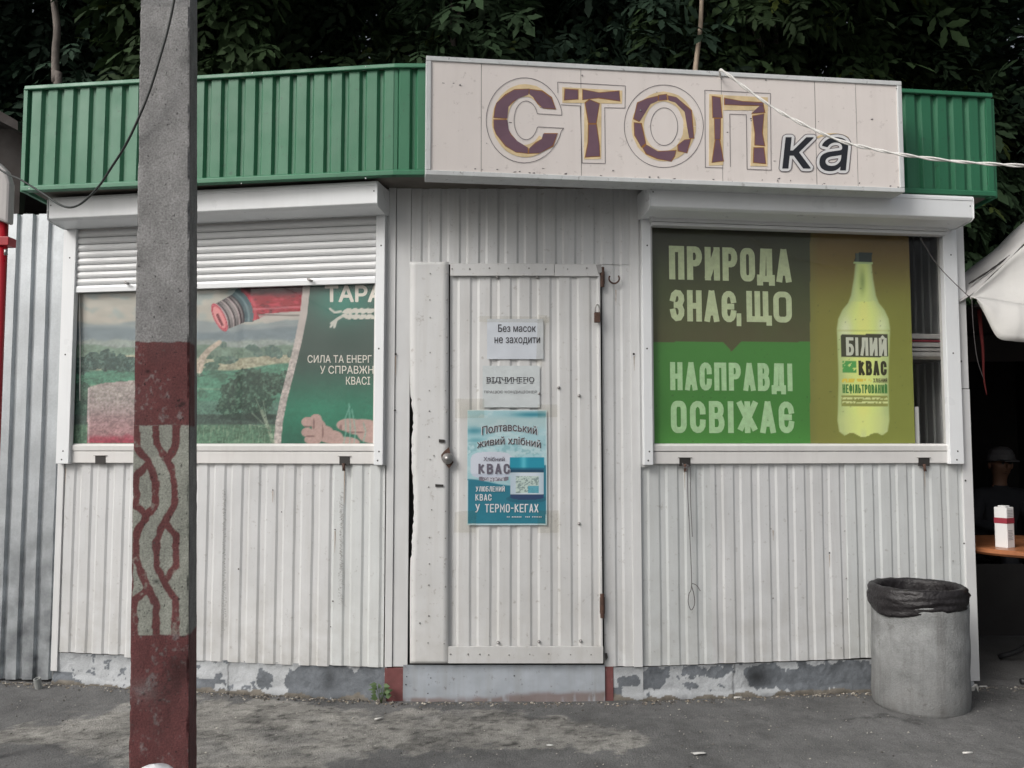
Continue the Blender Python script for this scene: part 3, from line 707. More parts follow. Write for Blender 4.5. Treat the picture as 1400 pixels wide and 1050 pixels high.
# torn slots and lock
for (x0, y0, x1, y1) in ((600, 600.5, 608, 605), (595, 662, 606, 665.5)):
    joined('slot', [pxprism(CW, [(x0, y0), (x1, y0 + .5), (x1, y1), (x0, y1)], .044, .0475)], 'darkmetal', D)
a, z = CW.sz(612, 627, .05)
joined('lock_knob', [lathe([(0, 0), (.028, 0), (.030, .006), (.026, .014), (.017, .018), (.015, .03), (0, .031)], 0, 0, 20)], 'steel', D, smooth=True)
lk = bpy.data.objects[[o.name for o in COL.objects if o.name.startswith('lock_knob')][-1]]
lk.rotation_euler = (math.pi / 2, 0, 0); lk.location = Vector(CW.P(a, z, .048)) - wloc(D)
joined('torn_hole', [pxprism(CW, [(603, 622), (607, 617), (614, 611), (616, 622), (620, 632), (614, 641), (609, 634), (604, 629)], .0425, .0465)], 'rust', D)
# hinges and padlock on the right edge
def hinge(y0, y1, m='rust'):
    a, zt = CW.sz(823.5, y0, .045); _, zl = CW.sz(823.5, y1, .045)
    V, Fq = tube_v([CW.P(a, zl, .038), CW.P(a, zt, .038)], .011, 12); joined('hinge', [(V, Fq), (fbox_v(CW, a - .012, a + .014, zl + .02, zt - .02, .02, .03), QB)], m, D, smooth=False)
hinge(812, 845); hinge(365, 392)
a, z = CW.sz(816, 432, .06)
fbox('padlock', CW, a - .014, a + .018, z - .035, z + .02, .045, .068, 'rust', D, bevel=.004)
tube('padlock_shackle', catmull([CW.P(a - .008, z + .018, .057), CW.P(a - .008, z + .045, .057), CW.P(a + .004, z + .062, .057), CW.P(a + .014, z + .045, .057), CW.P(a + .014, z + .018, .057)], 5), .004, 'steel', D)
joined('latch_plate', [pxprism(CW, [(815, 362), (822, 361), (823, 372), (818, 374)], .046, .05)], 'steel', D)
# hook on the wall right of the door
a, z = CW.sz(839.5, 381, .03)
tube('hook', [CW.P(a + .028 * math.cos(t), z + .026 * math.sin(t), .026 + .01 * abs(math.cos(t))) for t in np.linspace(2.6, 6.9, 12)], .0045, 'rust', K)
joined('door_stain', [pxprism(CW, [(827, 893), (830, 893), (831, 899), (828, 904)], .02, .024)], 'darkmetal', D)

# ------------------------------------------------------------------ windows and shutters
def window(fc, x0, x1, ypane0, label, closed_z, rail_r_out, box_l, box_r, yb):
    """x0/x1 pixel limits of the glass on its lower edge"""
    W = thing('window', None, None, fc.P(fc.L / 2, 1.24, .03), parent=K)
    s0 = fc.sz(x0, yb, .02)[0]; s1 = fc.sz(x1, yb, .02)[0]
    zg0 = fc.sz((x0 + x1) / 2, 606.5, .02)[1]; zg1 = 2.56
    fbox('pane', fc, s0 - .005, s1 + .005, zg0 - .004, zg1, .012, .016, 'glass', W, bevel=0)
    # frame profile around the glass: bottom bead, bottom rail, jambs, head
    joined('frame', [section(fc, s0 - .03, s1 + .03, [(-.01, zg0 - .04), (.034, zg0 - .04), (.036, zg0 - .012), (.028, zg0 - .006), (.018, zg0), (-.01, zg0)])], 'pvc', W, bevel=.0015)
    fbox('sill', fc, s0 - .028, s1 + .028, zs_ - .002, zg0 - .043, -.01, .030, 'pvc', W, bevel=.003)
    fbox('frame', fc, s0 - .022, s0 - .001, zg0, zg1, -.01, .026, 'pvc', W)
    fbox('frame', fc, s1 + .001, s1 + .022, zg0, zg1, -.01, .026, 'pvc', W)
    fbox('frame', fc, s0 - .022, s1 + .022, zg1, 2.62, -.01, .026, 'pvc', W)
    return W, s0, s1, zg0, zg1
def shutter(fc, rl0, rl1, rr0, rr1, bl, br, zrail0=1.238, D=.30, zo=0.0):
    Sh = thing('roller_shutter', None, None, fc.P(fc.L / 2, 2.6, .1), parent=K)
    def sp(x): return fc.sz(x, 600, .05)[0]
    for a, b in ((rl0, rl1), (rr0, rr1)):
        joined('guide_rail', [(fbox_v(fc, sp(a), sp(b), zrail0, 2.60, .02, .056), QB)], 'alu', Sh, bevel=.003)
        rv = [dome_v(fc.P((sp(a) + sp(b)) / 2 + (.004 if i % 2 else -.003), zz, .056), (fc.n[0], fc.n[1], 0), .0048, .003) for i, zz in enumerate((1.262, 1.31, 1.86, 2.42))]
        joined('screw', rv, 'darkmetal', Sh)['kind'] = 'stuff'
    b0 = fc.sz(bl, 280, D)[0]; b1 = fc.sz(br, 280, D)[0]
    prof = [(.0, 2.572 + zo), (D * .4, 2.562 + zo), (D - .024, 2.574 + zo), (D - .003, 2.586 + zo), (D, 2.684 + zo), (D - .004, 2.698 + zo), (.0, 2.700 + zo)]
    joined('shutter_box', [section(fc, b0, b1, prof)], 'alu', Sh, bevel=.004)
    joined('box_lid', [section(fc, b0 + .002, b1 - .002, [(D - .0015, 2.680 + zo), (D + .003, 2.680 + zo), (D + .003, 2.692 + zo), (D - .001, 2.7035 + zo), (.03, 2.7045 + zo), (.03, 2.7005 + zo)])], 'alu', Sh, bevel=.001)
    for a, b in ((b0 - .004, b0 - .0005), (b1 + .0005, b1 + .004)):
        joined('end_cap', [section(fc, a, b, [(.0, 2.567 + zo), (D * .4, 2.557 + zo), (D - .02, 2.569 + zo), (D + .004, 2.583 + zo), (D + .006, 2.686 + zo), (D, 2.703 + zo), (.0, 2.705 + zo)])], 'alu', Sh, bevel=.001)
    joined('screw', [dome_v(fc.P(b0 + .016, 2.66 + zo, D + .0005), (fc.n[0], fc.n[1], 0), .004, .003), dome_v(fc.P(b1 - .016, 2.65 + zo, D + .0005), (fc.n[0], fc.n[1], 0), .004, .003)], 'darkmetal', Sh)['kind'] = 'stuff'
    return Sh, b0, b1

WL, ls0, ls1, lz0, lz1 = window(LW, 98, 510, 0, '', 0, 0, 0, 0, 600)
SHL, lb0, lb1 = shutter(LW, 78, 95.5, 511.5, 524, 66, 515, D=.22, zo=.022)
WR, rs0, rs1, rz0, rz1 = window(RW, 894.5, 1294, 0, '', 0, 0, 0, 0, 600)
SHR, rb0, rb1 = shutter(RW, 880, 892.5, 1297.5, 1316.5, 889, 1330, D=.25, zo=-.002)
# closed part of the left shutter, slat by slat
pz = .0398; zbot = 2.222; nsl = 9
sv0 = LW.sz(95, 500, .04)[0]; sv1 = LW.sz(512, 500, .04)[0]
prof = [(.028, 0), (.036, .001), (.041, .010), (.042, .019), (.039, .031), (.033, .0375), (.028, .0380)]
me0 = None
for k in range(nsl):
    z = zbot + k * pz
    if k == 0:
        ob = joined('bottom_slat', [section(LW, sv0, sv1, [(.024, -.004), (.046, -.004), (.046, .022), (.042, .036), (.024, .0365)])], 'alu', SHL, bevel=.002)
        ob.location.z = z - .004 - wloc(SHL).z
    elif me0 is None:
        ob = joined('slat', [section(LW, sv0, sv1, prof)], 'slat', SHL, smooth=False); me0 = ob; ob.location.z = z - wloc(SHL).z
    else:
        ob = me0.copy(); COL.objects.link(ob); ob.location.z = z - wloc(SHL).z
        ob.rotation_euler.y = random.uniform(-.0006, .0006)
# right shutter is rolled up: only its bottom bar shows under the box
zh = RW.sz(890, 307.5, .10)[1]
fbox('bottom_slat', RW, RW.sz(893, 400, .10)[0], RW.sz(1297, 400, .10)[0], zh, zh + .018, .045, .10, 'slat', SHR)
fbox('head_rail', RW, RW.sz(892, 400, .10)[0], RW.sz(1298, 400, .10)[0], zh + .020, zh + .06, .04, .108, 'slat', SHR)
# shutter pull hooks
for (x, y) in ((174, 387), (424, 383)):
    a, z = LW.sz(x, y, .05)
    tube('pull', catmull([LW.P(a - .012, z + .006, .046), LW.P(a - .006, z + .004, .066), LW.P(a + .010, z - .005, .068), LW.P(a + .018, z - .007, .060)], 4), .006, 'steel', SHL)
# lock pockets in the sills
def pocket(fc, x0, x1, y0, y1, W, rusty):
    joined('lock_pocket', [pxprism(fc, [(x0, y0), (x1, y0), (x1, y1), (x0, y1)], .028, .0325)], 'darkmetal', W)
    a0, z0 = fc.sz(x0, y0, .034); a1, z1 = fc.sz(x1, y1, .034)
    fbox('pocket_lip', fc, a0 - .008, a1 + .008, z0, z0 + .003, .028, .037, 'steel', W, bevel=0)
    if rusty: tube('lock_pin', [fc.P((a0 + a1) / 2 - .004, z1 + .01, .038), fc.P((a0 + a1) / 2, z1 - .03, .042)], .008, 'rust', W)
pocket(LW, 130, 144, 623, 634.5, WL, False); pocket(LW, 464, 478, 624, 636, WL, True)
pocket(RW, 929, 944, 626, 637, WR, True); pocket(RW, 1256, 1271, 626, 637, WR, True)
rivets('wall_bolt', CW, [(541, 484), (540, 561)], .021, .007, 'darkmetal', K)['kind'] = 'stuff'
rivets('wall_bolt', RW, [(866.5, 484), (1314, 494), (1318, 743), (1134, 756), (1320, 657)], .024, .006, 'darkmetal', K)['kind'] = 'stuff'
rivets('wall_screw', RW, [(1054, 723), (1155, 726), (1057, 818), (1157, 791), (1159, 819), (1303, 767), (1286, 748), (1150, 886)], .021, .0045, 'steel', K)['kind'] = 'stuff'
rivets('wall_screw', LW, [(373, 670), (458, 724), (455, 822), (452, 857), (385, 700), (326, 778)], .02, .004, 'darkmetal', K)['kind'] = 'stuff'
RR = []
for fc, x, y, l_ in ((LW, 373, 671, 16), (LW, 458, 726, 30), (LW, 90, 640, 22), (LW, 471, 642, 46), (RW, 936, 640, 30), (RW, 1264, 640, 34), (RW, 1134, 758, 18), (CW, 541, 487, 26), (RW, 867, 487, 20), (CW, 842, 396, 22), (RW, 1057, 725, 14), (LW, 205, 640, 20)):
    a, z = fc.sz(x, y, .02); _, zz2 = fc.sz(x, y + l_, .02); w_ = .0022
    n_ = 6; RR.append(([fc.P(a + (w_ if k % 2 else -w_) * (1 - .8 * (k // 2) / n_) + (random.random() - .5) * .001, z + (zz2 - z) * (k // 2) / n_, .0195) for k in range(2 * n_ + 2)], [(2 * k, 2 * k + 1, 2 * k + 3, 2 * k + 2) for k in range(n_)]))
joined('rust_run', RR, mat('faint rust run', (.36, .27, .20), .7, var=.3, vs=60), K)['kind'] = 'stuff'
# factory print smeared down two ribs
P_ = []
for xx, ya, yb_ in ((306, 668, 862), (466, 672, 826)):
    y = ya
    while y < yb_:
        y += random.uniform(.25, .8)
        if random.random() < .3: continue
        x = xx + random.uniform(-3.2, 2.4) * (1.3 if y > yb_ - 50 else .7); l_ = random.uniform(.8, 2.6); h_ = random.uniform(.3, .7)
        P_.append(pxprism(LW, [(x, y), (x + l_, y + .2), (x + l_, y + h_), (x, y + h_)], .0185, .0192))
pr = joined('smeared_print', P_, mat('worn grey print', (.30, .30, .29), .6), K); pr['kind'] = 'stuff'

# ------------------------------------------------------------------ left window poster
def blend(c, m, rgb):
    m = np.clip(m, 0, 1)[..., None]; return c * (1 - m) + np.array(rgb, float) * m
def paint_left(px, py, a, z):
    H = np.zeros(px.shape + (3,))
    n = fbm(px / 16, py / 9, 5); n2 = fbm(px / 4.0, py / 3.0, 4)
    c = np.zeros(px.shape + (3,)) + np.array([172, 170, 162.])
    c = blend(c, sst(388, 440, py) * .7, (176, 168, 158))
    c = blend(c, sst(.45, .7, n) * (1 - sst(420, 460, py)) * .6, (140, 158, 160))
    c = blend(c, sst(436, 441, py + 5 * np.sin(px / 30) - (n - .5) * 6), (138, 146, 148))
    c = blend(c, sst(448, 453, py - 4 * np.sin(px / 41 + 1) - (n - .5) * 6), (116, 128, 134))
    c = blend(c, sst(462, 467, py - (n - .5) * 8), (140, 148, 144))
    c = blend(c, sst(472, 475, py - 3 * np.sin(px / 24) - (n - .5) * 6), (110, 130, 116))
    c = blend(c, sst(487, 489, py + 3 * np.sin(px / 33 + 2)), (160, 156, 136))
    c = blend(c, sst(500, 503, py + 5 * np.sin(px / 28)), (82, 128, 108)); c = blend(c, sst(1.6, .6, np.abs(py - 528 - 4 * np.sin(px / 37))) * .5, (132, 150, 130)); c = blend(c, sst(1.2, .4, np.abs(py - 514 + 6 * np.sin(px / 22))) * .5, (56, 84, 72))
    c = blend(c, sst(.55, .66, n) * (py > 503) * .7, (72, 102, 88))
    c = blend(c, sst(548, 552, py + 2 * np.sin(px / 20)) * .9, (90, 120, 108))
    c = blend(c, sst(565, 568, py), (68, 84, 78))
    c = blend(c, sst(579, 582, py), (88, 118, 98))
    c = blend(c, (py > 581) * sst(.5, .75, fbm(px / 1.6, py / 9, 3)) * .7, (128, 150, 128))
    # tree line on the left and scattered trees
    def trees(c, cx, cy, rx, ry, rgb, lit):
        d = ((px - cx) / rx) ** 2 + ((py - cy) / ry) ** 2 + (n2 - .5) * 1.1
        c = blend(c, sst(1.05, .9, d), rgb); return blend(c, sst(1.0, .8, d) * sst(.5, .65, fbm(px / 3 + 9, py / 3, 3)) * .6, lit)
    for t in [(112, 500, 14, 12), (128, 494, 13, 13), (146, 493, 16, 14), (165, 496, 14, 12), (180, 498, 14, 10)]: c = trees(c, *t, (48, 70, 66), (100, 124, 114))
    c = trees(c, 112, 545, 16, 22, (58, 84, 74), (92, 120, 102))
    for t in [(306, 472, 5, 5), (353, 483, 7, 6), (372, 480, 10, 9), (380, 484, 7, 6), (345, 476, 9, 5), (400, 484, 8, 6), (310, 492, 16, 6)]: c = trees(c, *t, (84, 106, 98), (118, 132, 122))
    for t in [(326, 540, 25, 25), (344, 522, 26, 17), (314, 556, 17, 14), (350, 548, 24, 22), (372, 526, 17, 15), (334, 511, 13, 8), (392, 516, 10, 10)]: c = trees(c, *t, (46, 70, 60), (104, 136, 116))
    c = blend(c, sst(1.1, .5, ((px - 340) / 44) ** 2 + ((py - 570) / 6) ** 2) * .8, (44, 60, 54))
    for t in [(272, 512, 6, 4), (290, 500, 12, 5), (303, 492, 10, 5), (286, 488, 7, 3)]: c = trees(c, *t, (70, 96, 84), (110, 132, 118))
    # road
    c = blend(c, sst(4, 2, polyline_dist(px, py, [(272, 505), (276, 490), (286, 478), (300, 468)]) - (py - 466) * .06), (176, 162, 148))
    # glass of drink lower left
    g = inpoly(px, py, [(120, 530), (140, 524), (185, 520), (185, 606), (119, 606)])
    c = blend(c, g * .85, (172, 152, 152)); c = blend(c, g * sst(545, 600, py) * .55, (150, 96, 104)); c = blend(c, g * sst(594, 604, py + (n - .5) * 16) * .8, (138, 44, 62))
    c = blend(c, g * sst(2, 0, np.abs(px - 121)) * .6, (200, 190, 190))
    # bottle neck
    ta = (px - 300) * .90 - (py - 434) * .43; wb = (px - 300) * .43 + (py - 434) * .90
    hw = np.interp(ta, [-4, 0, 30, 38, 44, 60, 75], [18, 19, 21, 25, 24, 22, 26]); tt = ta + 5.5 * (wb / 20) ** 2
    inb = (np.abs(wb) < hw) & (ta > 0) & (ta < 62) & (px < 424)
    sh = wb / hw
    c = blend(c, inb * 1.0, (134, 126, 126)); c = blend(c, inb * sst(.3, 1, np.abs(sh)) * .6, (70, 62, 66))
    c = blend(c, inb * sst(.35, .8, np.sin(tt * .72)) * (tt < 33) * .85, (44, 34, 40)); c = blend(c, inb * sst(.6, .95, np.sin(tt * .72 + 1.6)) * (tt < 33) * .7, (186, 170, 170))
    c = blend(c, inb * (tt > 33) * (tt < 47), (72, 92, 98)); c = blend(c, inb * sst(3, 0, np.abs(tt - 40)) * .7, (118, 140, 146)); c = blend(c, inb * sst(2, 0, np.abs(tt - 33)) * .8, (34, 30, 36))
    rr = ((tt > 47) | ((px > 352) & (py < 424))) & (py < 430 - 4 * sst(350, 415, px) + 8 * sst(372, 345, px)) & (px > 330) & (px < 428)
    c = blend(c, rr, (140, 14, 34)); c = blend(c, rr * sst(.45, .7, fbm(px / 9, py / 3.5, 4)) * .7, (190, 62, 78)); c = blend(c, rr * sst(.55, .75, fbm(px / 5 + 30, py / 2.4, 4)) * .8, (84, 14, 30))
    c = blend(c, rr * sst(409, 397, py) * .8, (52, 18, 28)); c = blend(c, rr * sst(5, 0, np.abs(tt - 50)) * .6, (196, 88, 100)); c = blend(c, rr * sst(2.2, .6, np.abs(py - 421 + (px - 380) * .05)) * .5, (214, 150, 152))
    t = inpoly(px, py, [(352, 430), (384, 427), (424, 425), (424, 438), (390, 437), (362, 443)]); c = blend(c, t * .75, (178, 170, 164)); c = blend(c, t * sst(1.6, .4, np.abs(py - 431 - (px - 390) * .02)) * .7, (96, 86, 86))
    q = (ta / 7.5) ** 2 + (wb / 20.5) ** 2
    c = blend(c, sst(1.12, .95, q), (160, 34, 56)); c = blend(c, sst(.72, .58, q), (204, 132, 134)); c = blend(c, sst(.7, .5, q) * (np.abs(ta + 1) < 1.8) * (np.abs(wb - 3) < 9), (104, 24, 40)); c = blend(c, sst(.12, .02, np.abs(q - .86)) * .5, (224, 160, 160))
    # dark stubble band under the red
    # green panel at the right
    bx = np.interp(py, [388, 430, 470, 510, 545, 575, 606], [424.5, 420, 412, 402, 393, 387, 384])
    c = blend(c, sst(-10.5, -9.5, px - bx), (178, 168, 164)); gp = sst(-.5, .5, px - bx)
    gr = np.zeros_like(c) + np.array([50, 70, 64.]); gr = blend(gr, sst(480, 565, py), (44, 112, 90)); gr = blend(gr, sst(575, 606, py) * .6, (44, 88, 74))
    gr = blend(gr, np.exp(-(((px - 470) / 42) ** 2 + ((py - 412) / 30) ** 2)) * .85, (52, 128, 112)); gr = blend(gr, sst(388, 400, 400 - (py - 388)) * .3, (50, 60, 58))
    gr = blend(gr, np.exp(-(((px - 430) / 40) ** 2 + ((py - 560) / 14) ** 2)) * .4, (52, 140, 112))
    # hand
    sk = np.zeros(px.shape)
    for x, y, rx, ry in [(421, 577, 9, 7), (432, 573, 8, 7), (420, 591, 8, 6.5), (436, 586, 10, 13), (428, 601, 12, 7), (452, 597, 17, 9), (444, 591, 12, 9), (470, 605, 22, 8), (478, 581, 18, 9), (495, 584, 26, 11), (508, 592, 20, 14)]:
        sk = np.maximum(sk, sst(1.15, .85, ((px - x) / rx) ** 2 + ((py - y) / ry) ** 2))
    gr = blend(gr, sk, (178, 150, 144))
    for x, y, rx, ry in [(421, 583.5, 8, 1.2), (429, 580, 1.4, 8), (424, 596.5, 8, 1.1), (441, 590, 1.4, 10), (484, 591, 15, 1.5), (466, 586, 2, 6)]:
        gr = blend(gr, sk * sst(1.2, .6, ((px - x) / rx) ** 2 + ((py - y) / ry) ** 2) * .7, (120, 92, 90))
    for pts in ([(470, 606), (473, 590), (472, 572), (478, 556)], [(484, 606), (486, 590), (483, 570), (481, 560)], [(497, 604), (500, 590), (497, 578)], [(478, 606), (479, 585), (477, 552)]):
        gr = blend(gr, sst(1.5, .5, polyline_dist(px, py, pts)) * .6, (128, 172, 158))
    # small wheat mark
    for pts in ([(453, 442), (462, 436), (475, 428), (495, 424), (512, 424)], [(457, 447), (460, 437), (470, 431)]):
        gr = blend(gr, sst(2.4, 1.2, polyline_dist(px, py, pts)), (190, 188, 180))
    for k in range(5):
        x = 474 + k * 8.5
        for sg in (-1, 1): gr = blend(gr, sst(1.1, .8, ((px - x) / 6.5) ** 2 + ((py - 429 + sg * 4 + (px - x) * .35 * sg) / 3.0) ** 2), (196, 192, 184))
    for pts in ([(451, 422), (457, 427), (466, 426)], [(452, 447), (457, 440), (464, 434)]):
        gr = blend(gr, sst(2, 1, polyline_dist(px, py, pts)), (190, 188, 180))
    c = c * (1 - gp[..., None]) + gr * gp[..., None]
    # wheat ear in the meadow
    c = blend(c, sst(3.5, 1.5, polyline_dist(px, py, [(358, 562), (365, 580), (374, 606)])) * .65 * (n2 > .42) * (1 - gp), (160, 170, 150))
    for x2, y2 in ((350, 545), (345, 565), (360, 548), (340, 580)): c = blend(c, sst(1.0, .3, polyline_dist(px, py, [(366, 585), (x2, y2)])) * .5 * (1 - gp), (158, 172, 152))
    g_ = c.mean(-1, keepdims=True); tx = 1 + ((fbm(px / 2.2, py / 2.0, 3) - .5) * .5 + (fbm(px / 9, py / 5, 3) - .5) * .3) * sst(440, 500, py) + (fbm(px / 20, py / 9, 2) - .5) * .12
    c = (c * 1.04 - g_ * .04) * np.where(px < bx, tx, 1 + (tx - 1) * .3)[..., None]
    return np.clip(lin_np(c) * 1.05, 0, .88)
T1 = thing('window_poster', 'landscape drink poster with a tilted red bottle neck and green panel in the left window', 'poster', LW.P(.95, lz0, .0))
grid('print', LW, ls0 + .002, ls1 - .001, lz0 + .001, 2.26, .006, .0052, 'poster', T1, paint_left)
TW = mat('cream lettering', S(196, 190, 182, 1.25), .6)
text('lettering', 'ТАРА', LW, (444, 390, 524, 413), .0065, TW, T1, off=.032)
text('lettering', 'СИЛА ТА ЕНЕРГ', LW, (420.5, 485.5, 508, 496), .0065, TW, T1, off=.005)
text('lettering', 'У СПРАВЖНЬ', LW, (437.5, 500, 519, 511), .0065, TW, T1, off=.005)
text('lettering', 'КВАСІ', LW, (473, 515, 506, 526), .0065, TW, T1, off=.005)
# blind cord in front of the glass, left
BC = tube('blind_cord', catmull([LW.P(LW.sz(109, 400, .02)[0], 2.215, .022), LW.P(LW.sz(110, 470, .02)[0], 1.9, .022), LW.P(LW.sz(109.5, 548, .02)[0], LW.sz(109.5, 548, .02)[1], .022)], 4), .0016, 'rope')
tag(BC, 'thin pale cord hanging down the left edge of the left window', 'cord')

# ------------------------------------------------------------------ right window poster
sp_r = RW.sz(1251, 600, .006)[0]
def paint_right(px, py, a, z):
    c = np.zeros(px.shape + (3,)); n = fbm(px / 30, py / 30, 3)
    top = np.array([58, 58, 44.]); c = c + top; c = blend(c, sst(330, 420, py) * .7, (70, 76, 46)); c = blend(c, sst(400, 466, py) * .8, (76, 72, 50)); c = blend(c, (n - .3) * .3, (70, 90, 50))
    # grass green lower block, pointer triangle
    xr = 1107.5
    gr = (py > np.where(np.abs(px - 1000.5) < 13, 467 + 14 * (1 - np.abs(px - 1000.5) / 13), 467.5)) & (px < xr)
    c = blend(c, gr, (64, 113, 53)); c = blend(c, gr * np.exp(-(((px - 990) / 130) ** 2 + ((py - 545) / 45) ** 2)) * .4, (60, 112, 52)); c = blend(c, gr * sst(570, 606, py) * .25, (80, 145, 66))
    ol = px >= xr
    c = blend(c, ol, (98, 80, 44)); c = blend(c, ol * sst(330, 430, py), (113, 114, 52)); c = blend(c, ol * sst(430, 560, py), (116, 121, 58)); c = blend(c, ol * sst(1200, 1120, px) * .25, (116, 100, 62))
    c = blend(c, ol * sst(14, 0, px - xr) * .35, (96, 100, 60))
    # bottle
    hw = np.interp(py, [359, 364, 380, 404, 414, 424, 436, 450, 462, 500, 520, 560, 575, 590, 596], [11.5, 12.5, 14, 18, 22, 30, 35.5, 37.5, 37, 35.5, 35, 36, 36.5, 34, 26])
    cx = 1180.5; bt = (np.abs(px - cx) < hw) & (py > 359) & (py < 595 + 3 * np.cos((px - cx) / 5.2))
    soft = sst(0, 2.5, hw - np.abs(px - cx)) * bt
    sh = np.abs(px - cx) / np.maximum(hw, 1)
    c = blend(c, soft, (176, 186, 126)); c = blend(c, soft * (1 - sst(.0, .9, sh)) * .7, (208, 218, 118)); c = blend(c, soft * sst(.6, .95, sh) * .5, (142, 158, 110))
    c = blend(c, soft * np.exp(-(((px - 1156) / 9) ** 2 + ((py - 450) / 16) ** 2)) * .8, (196, 200, 170)); c = blend(c, soft * np.exp(-(((px - 1206) / 7) ** 2 + ((py - 446) / 14) ** 2)) * .8, (192, 200, 160))
    c = blend(c, soft * np.exp(-(((px - 1179) / 4) ** 2 + ((py - 385) / 16) ** 2)) * .8, (104, 122, 60)); c = blend(c, soft * (py < 412) * .25, (150, 170, 130))
    c = blend(c, soft * sst(560, 575, py) * .3, (188, 192, 130)); c = blend(c, soft * sst(1.6, .5, np.abs(py - 452)) * .4, (150, 152, 90))
    c = blend(c, soft * sst(580, 596, py) * sst(.5, 1, np.cos((px - cx) / 5.2)) * .5, (176, 182, 140))
    cap = (np.abs(px - 1180.5) < 11.8) & (py > 345.5) & (py < 358); c = blend(c, cap, (42, 50, 46)); c = blend(c, cap * (np.abs(px - 1172) < 2) * .5, (90, 100, 90)); c = blend(c, (np.abs(px - 1180) < 13.5) & (py >= 358) & (py < 361), (150, 170, 120))
    # label
    lb = (px > 1150) & (px < 1214)
    c = blend(c, lb & (py > 457) & (py < 488), (62, 62, 48))
    c = blend(c, (px > 1152) & (px < 1171) & (py > 493) & (py < 510) & (vnoise(px / 2.2, py / 2.2) > .25), (76, 140, 74))
    c = blend(c, lb & (py > 541) & (py < 556), (128, 132, 70))
    for yy in (545, 550): c = blend(c, lb & (np.abs(py - yy) < 1.3) & (vnoise(px / 1.8, py) > .42), (190, 194, 140))
    c = blend(c, lb & (np.abs(py - 520) < 2.4) & (vnoise(px / 1.8, py / 3) > .5) & (px < 1192), (196, 176, 70))
    # bleached specks
    c = blend(c, (vnoise(px / 1.7 + 40, py / 1.7) > .965) * .4, (50, 60, 40))
    g_ = c.mean(-1, keepdims=True); c = (c * 1.0 + g_ * .0)
    return np.clip(lin_np(c) * 1.5, 0, .88)
T2 = thing('window_poster', 'green and olive poster with a tall pale yellow bottle in the right window', 'poster', RW.P(.95, rz0, .0))
grid('print', RW, rs0 + .002, sp_r, rz0 + .001, 2.56, .006, .0055, 'poster', T2, paint_right)
HL = mat('pale worn headline', S(168, 178, 142, 1.4), .6, var=.12, vs=40, speck=.4, speck_col=S(120, 140, 100), speck_scale=90)
HL2 = mat('pale worn headline green', S(152, 182, 140, 1.4), .6, var=.12, vs=40, speck=.4, speck_col=S(110, 150, 100), speck_scale=90)
headline('lettering', 'ПРИРОДА', RW, (915, 341, 1081, 382), .0065, HL, T2, t=.185, gap=.30)
headline('lettering', 'ЗНАЄ', RW, (916.5, 398, 1006, 439), .0065, HL, T2, t=.185, gap=.30)
headline('lettering', ',', RW, (1007, 398, 1013, 439), .0065, HL, T2, t=.16, gap=.30)
headline('lettering', 'ЩО', RW, (1021, 399, 1082, 440), .0065, HL, T2, t=.185, gap=.38)
headline('lettering', 'НАСПРАВДІ', RW, (916.5, 497, 1084, 533.5), .0065, HL2, T2, t=.185, gap=.34)
headline('lettering', 'ОСВІЖАЄ', RW, (917.5, 549, 1085, 592), .0065, HL2, T2, t=.185, gap=.34)
headline('label_lettering', 'БІЛИЙ', RW, (1157, 462, 1212, 486), .0065, mat('label white', S(196, 198, 182, 1.2), .6), T2, t=.17, gap=.3)
headline('label_lettering', 'КВАС', RW, (1174, 493.5, 1212, 513), .0065, mat('label brown', S(58, 56, 36, 1.2), .6), T2, t=.2, gap=.35)
LG = mat('label green', S(70, 124, 62, 1.2), .6)
headline('label_lettering', 'НЕФІЛЬТРОВАНИЙ', RW, (1152, 526, 1213, 537.5), .0065, LG, T2, t=.15, gap=.35)
headline('label_lettering', 'ХЛІБНИЙ', RW, (1194, 517.5, 1213, 523), .0065, mat('label brown small', S(78, 72, 46, 1.2), .6), T2, t=.15, gap=.3)
# window blind and things behind the right end of the glass
IN = thing('storage_shelf', 'dim shelf behind the clear right end of the right window', 'shelf', RW.P(1.7, rz0, -.3))
for z in (1.30, 1.84): fbox('board', RW, 1.35, 1.88, z, z + .018, -.45, -.12, 'soffit', IN)
fbox('side_post', RW, sp_r + .02, sp_r + .045, 1.2, 1.56, -.05, -.02, 'pvc', IN)
fbox('back_panel', RW, 1.3, 1.89, 1.2, 2.6, -.56, -.54, 'greyfabric', IN, bevel=0)
BXS = [(1.858, .03), (1.890, .022), (1.914, .03), (1.946, .014), (1.962, .034)]
for i, (z, h) in enumerate(BXS):
    o = fbox('folded_sack', RW, sp_r + .01, 1.87 + .003 * i, z, z + h - .003, -.36, -.13 - .006 * (i % 2), 'greybox' if i != 3 else 'boxred', None, bevel=.006)
    tag(o, ['greyish white folded sack lowest in the stack on the window shelf', 'greyish white folded sack second from the bottom on the window shelf', 'greyish white folded sack just under the red one on the window shelf', 'red folded sack in the greyish stack on the window shelf', 'greyish white folded sack on top of the window shelf stack'][i], 'sack', 'folded sacks on the shelf in the right window')
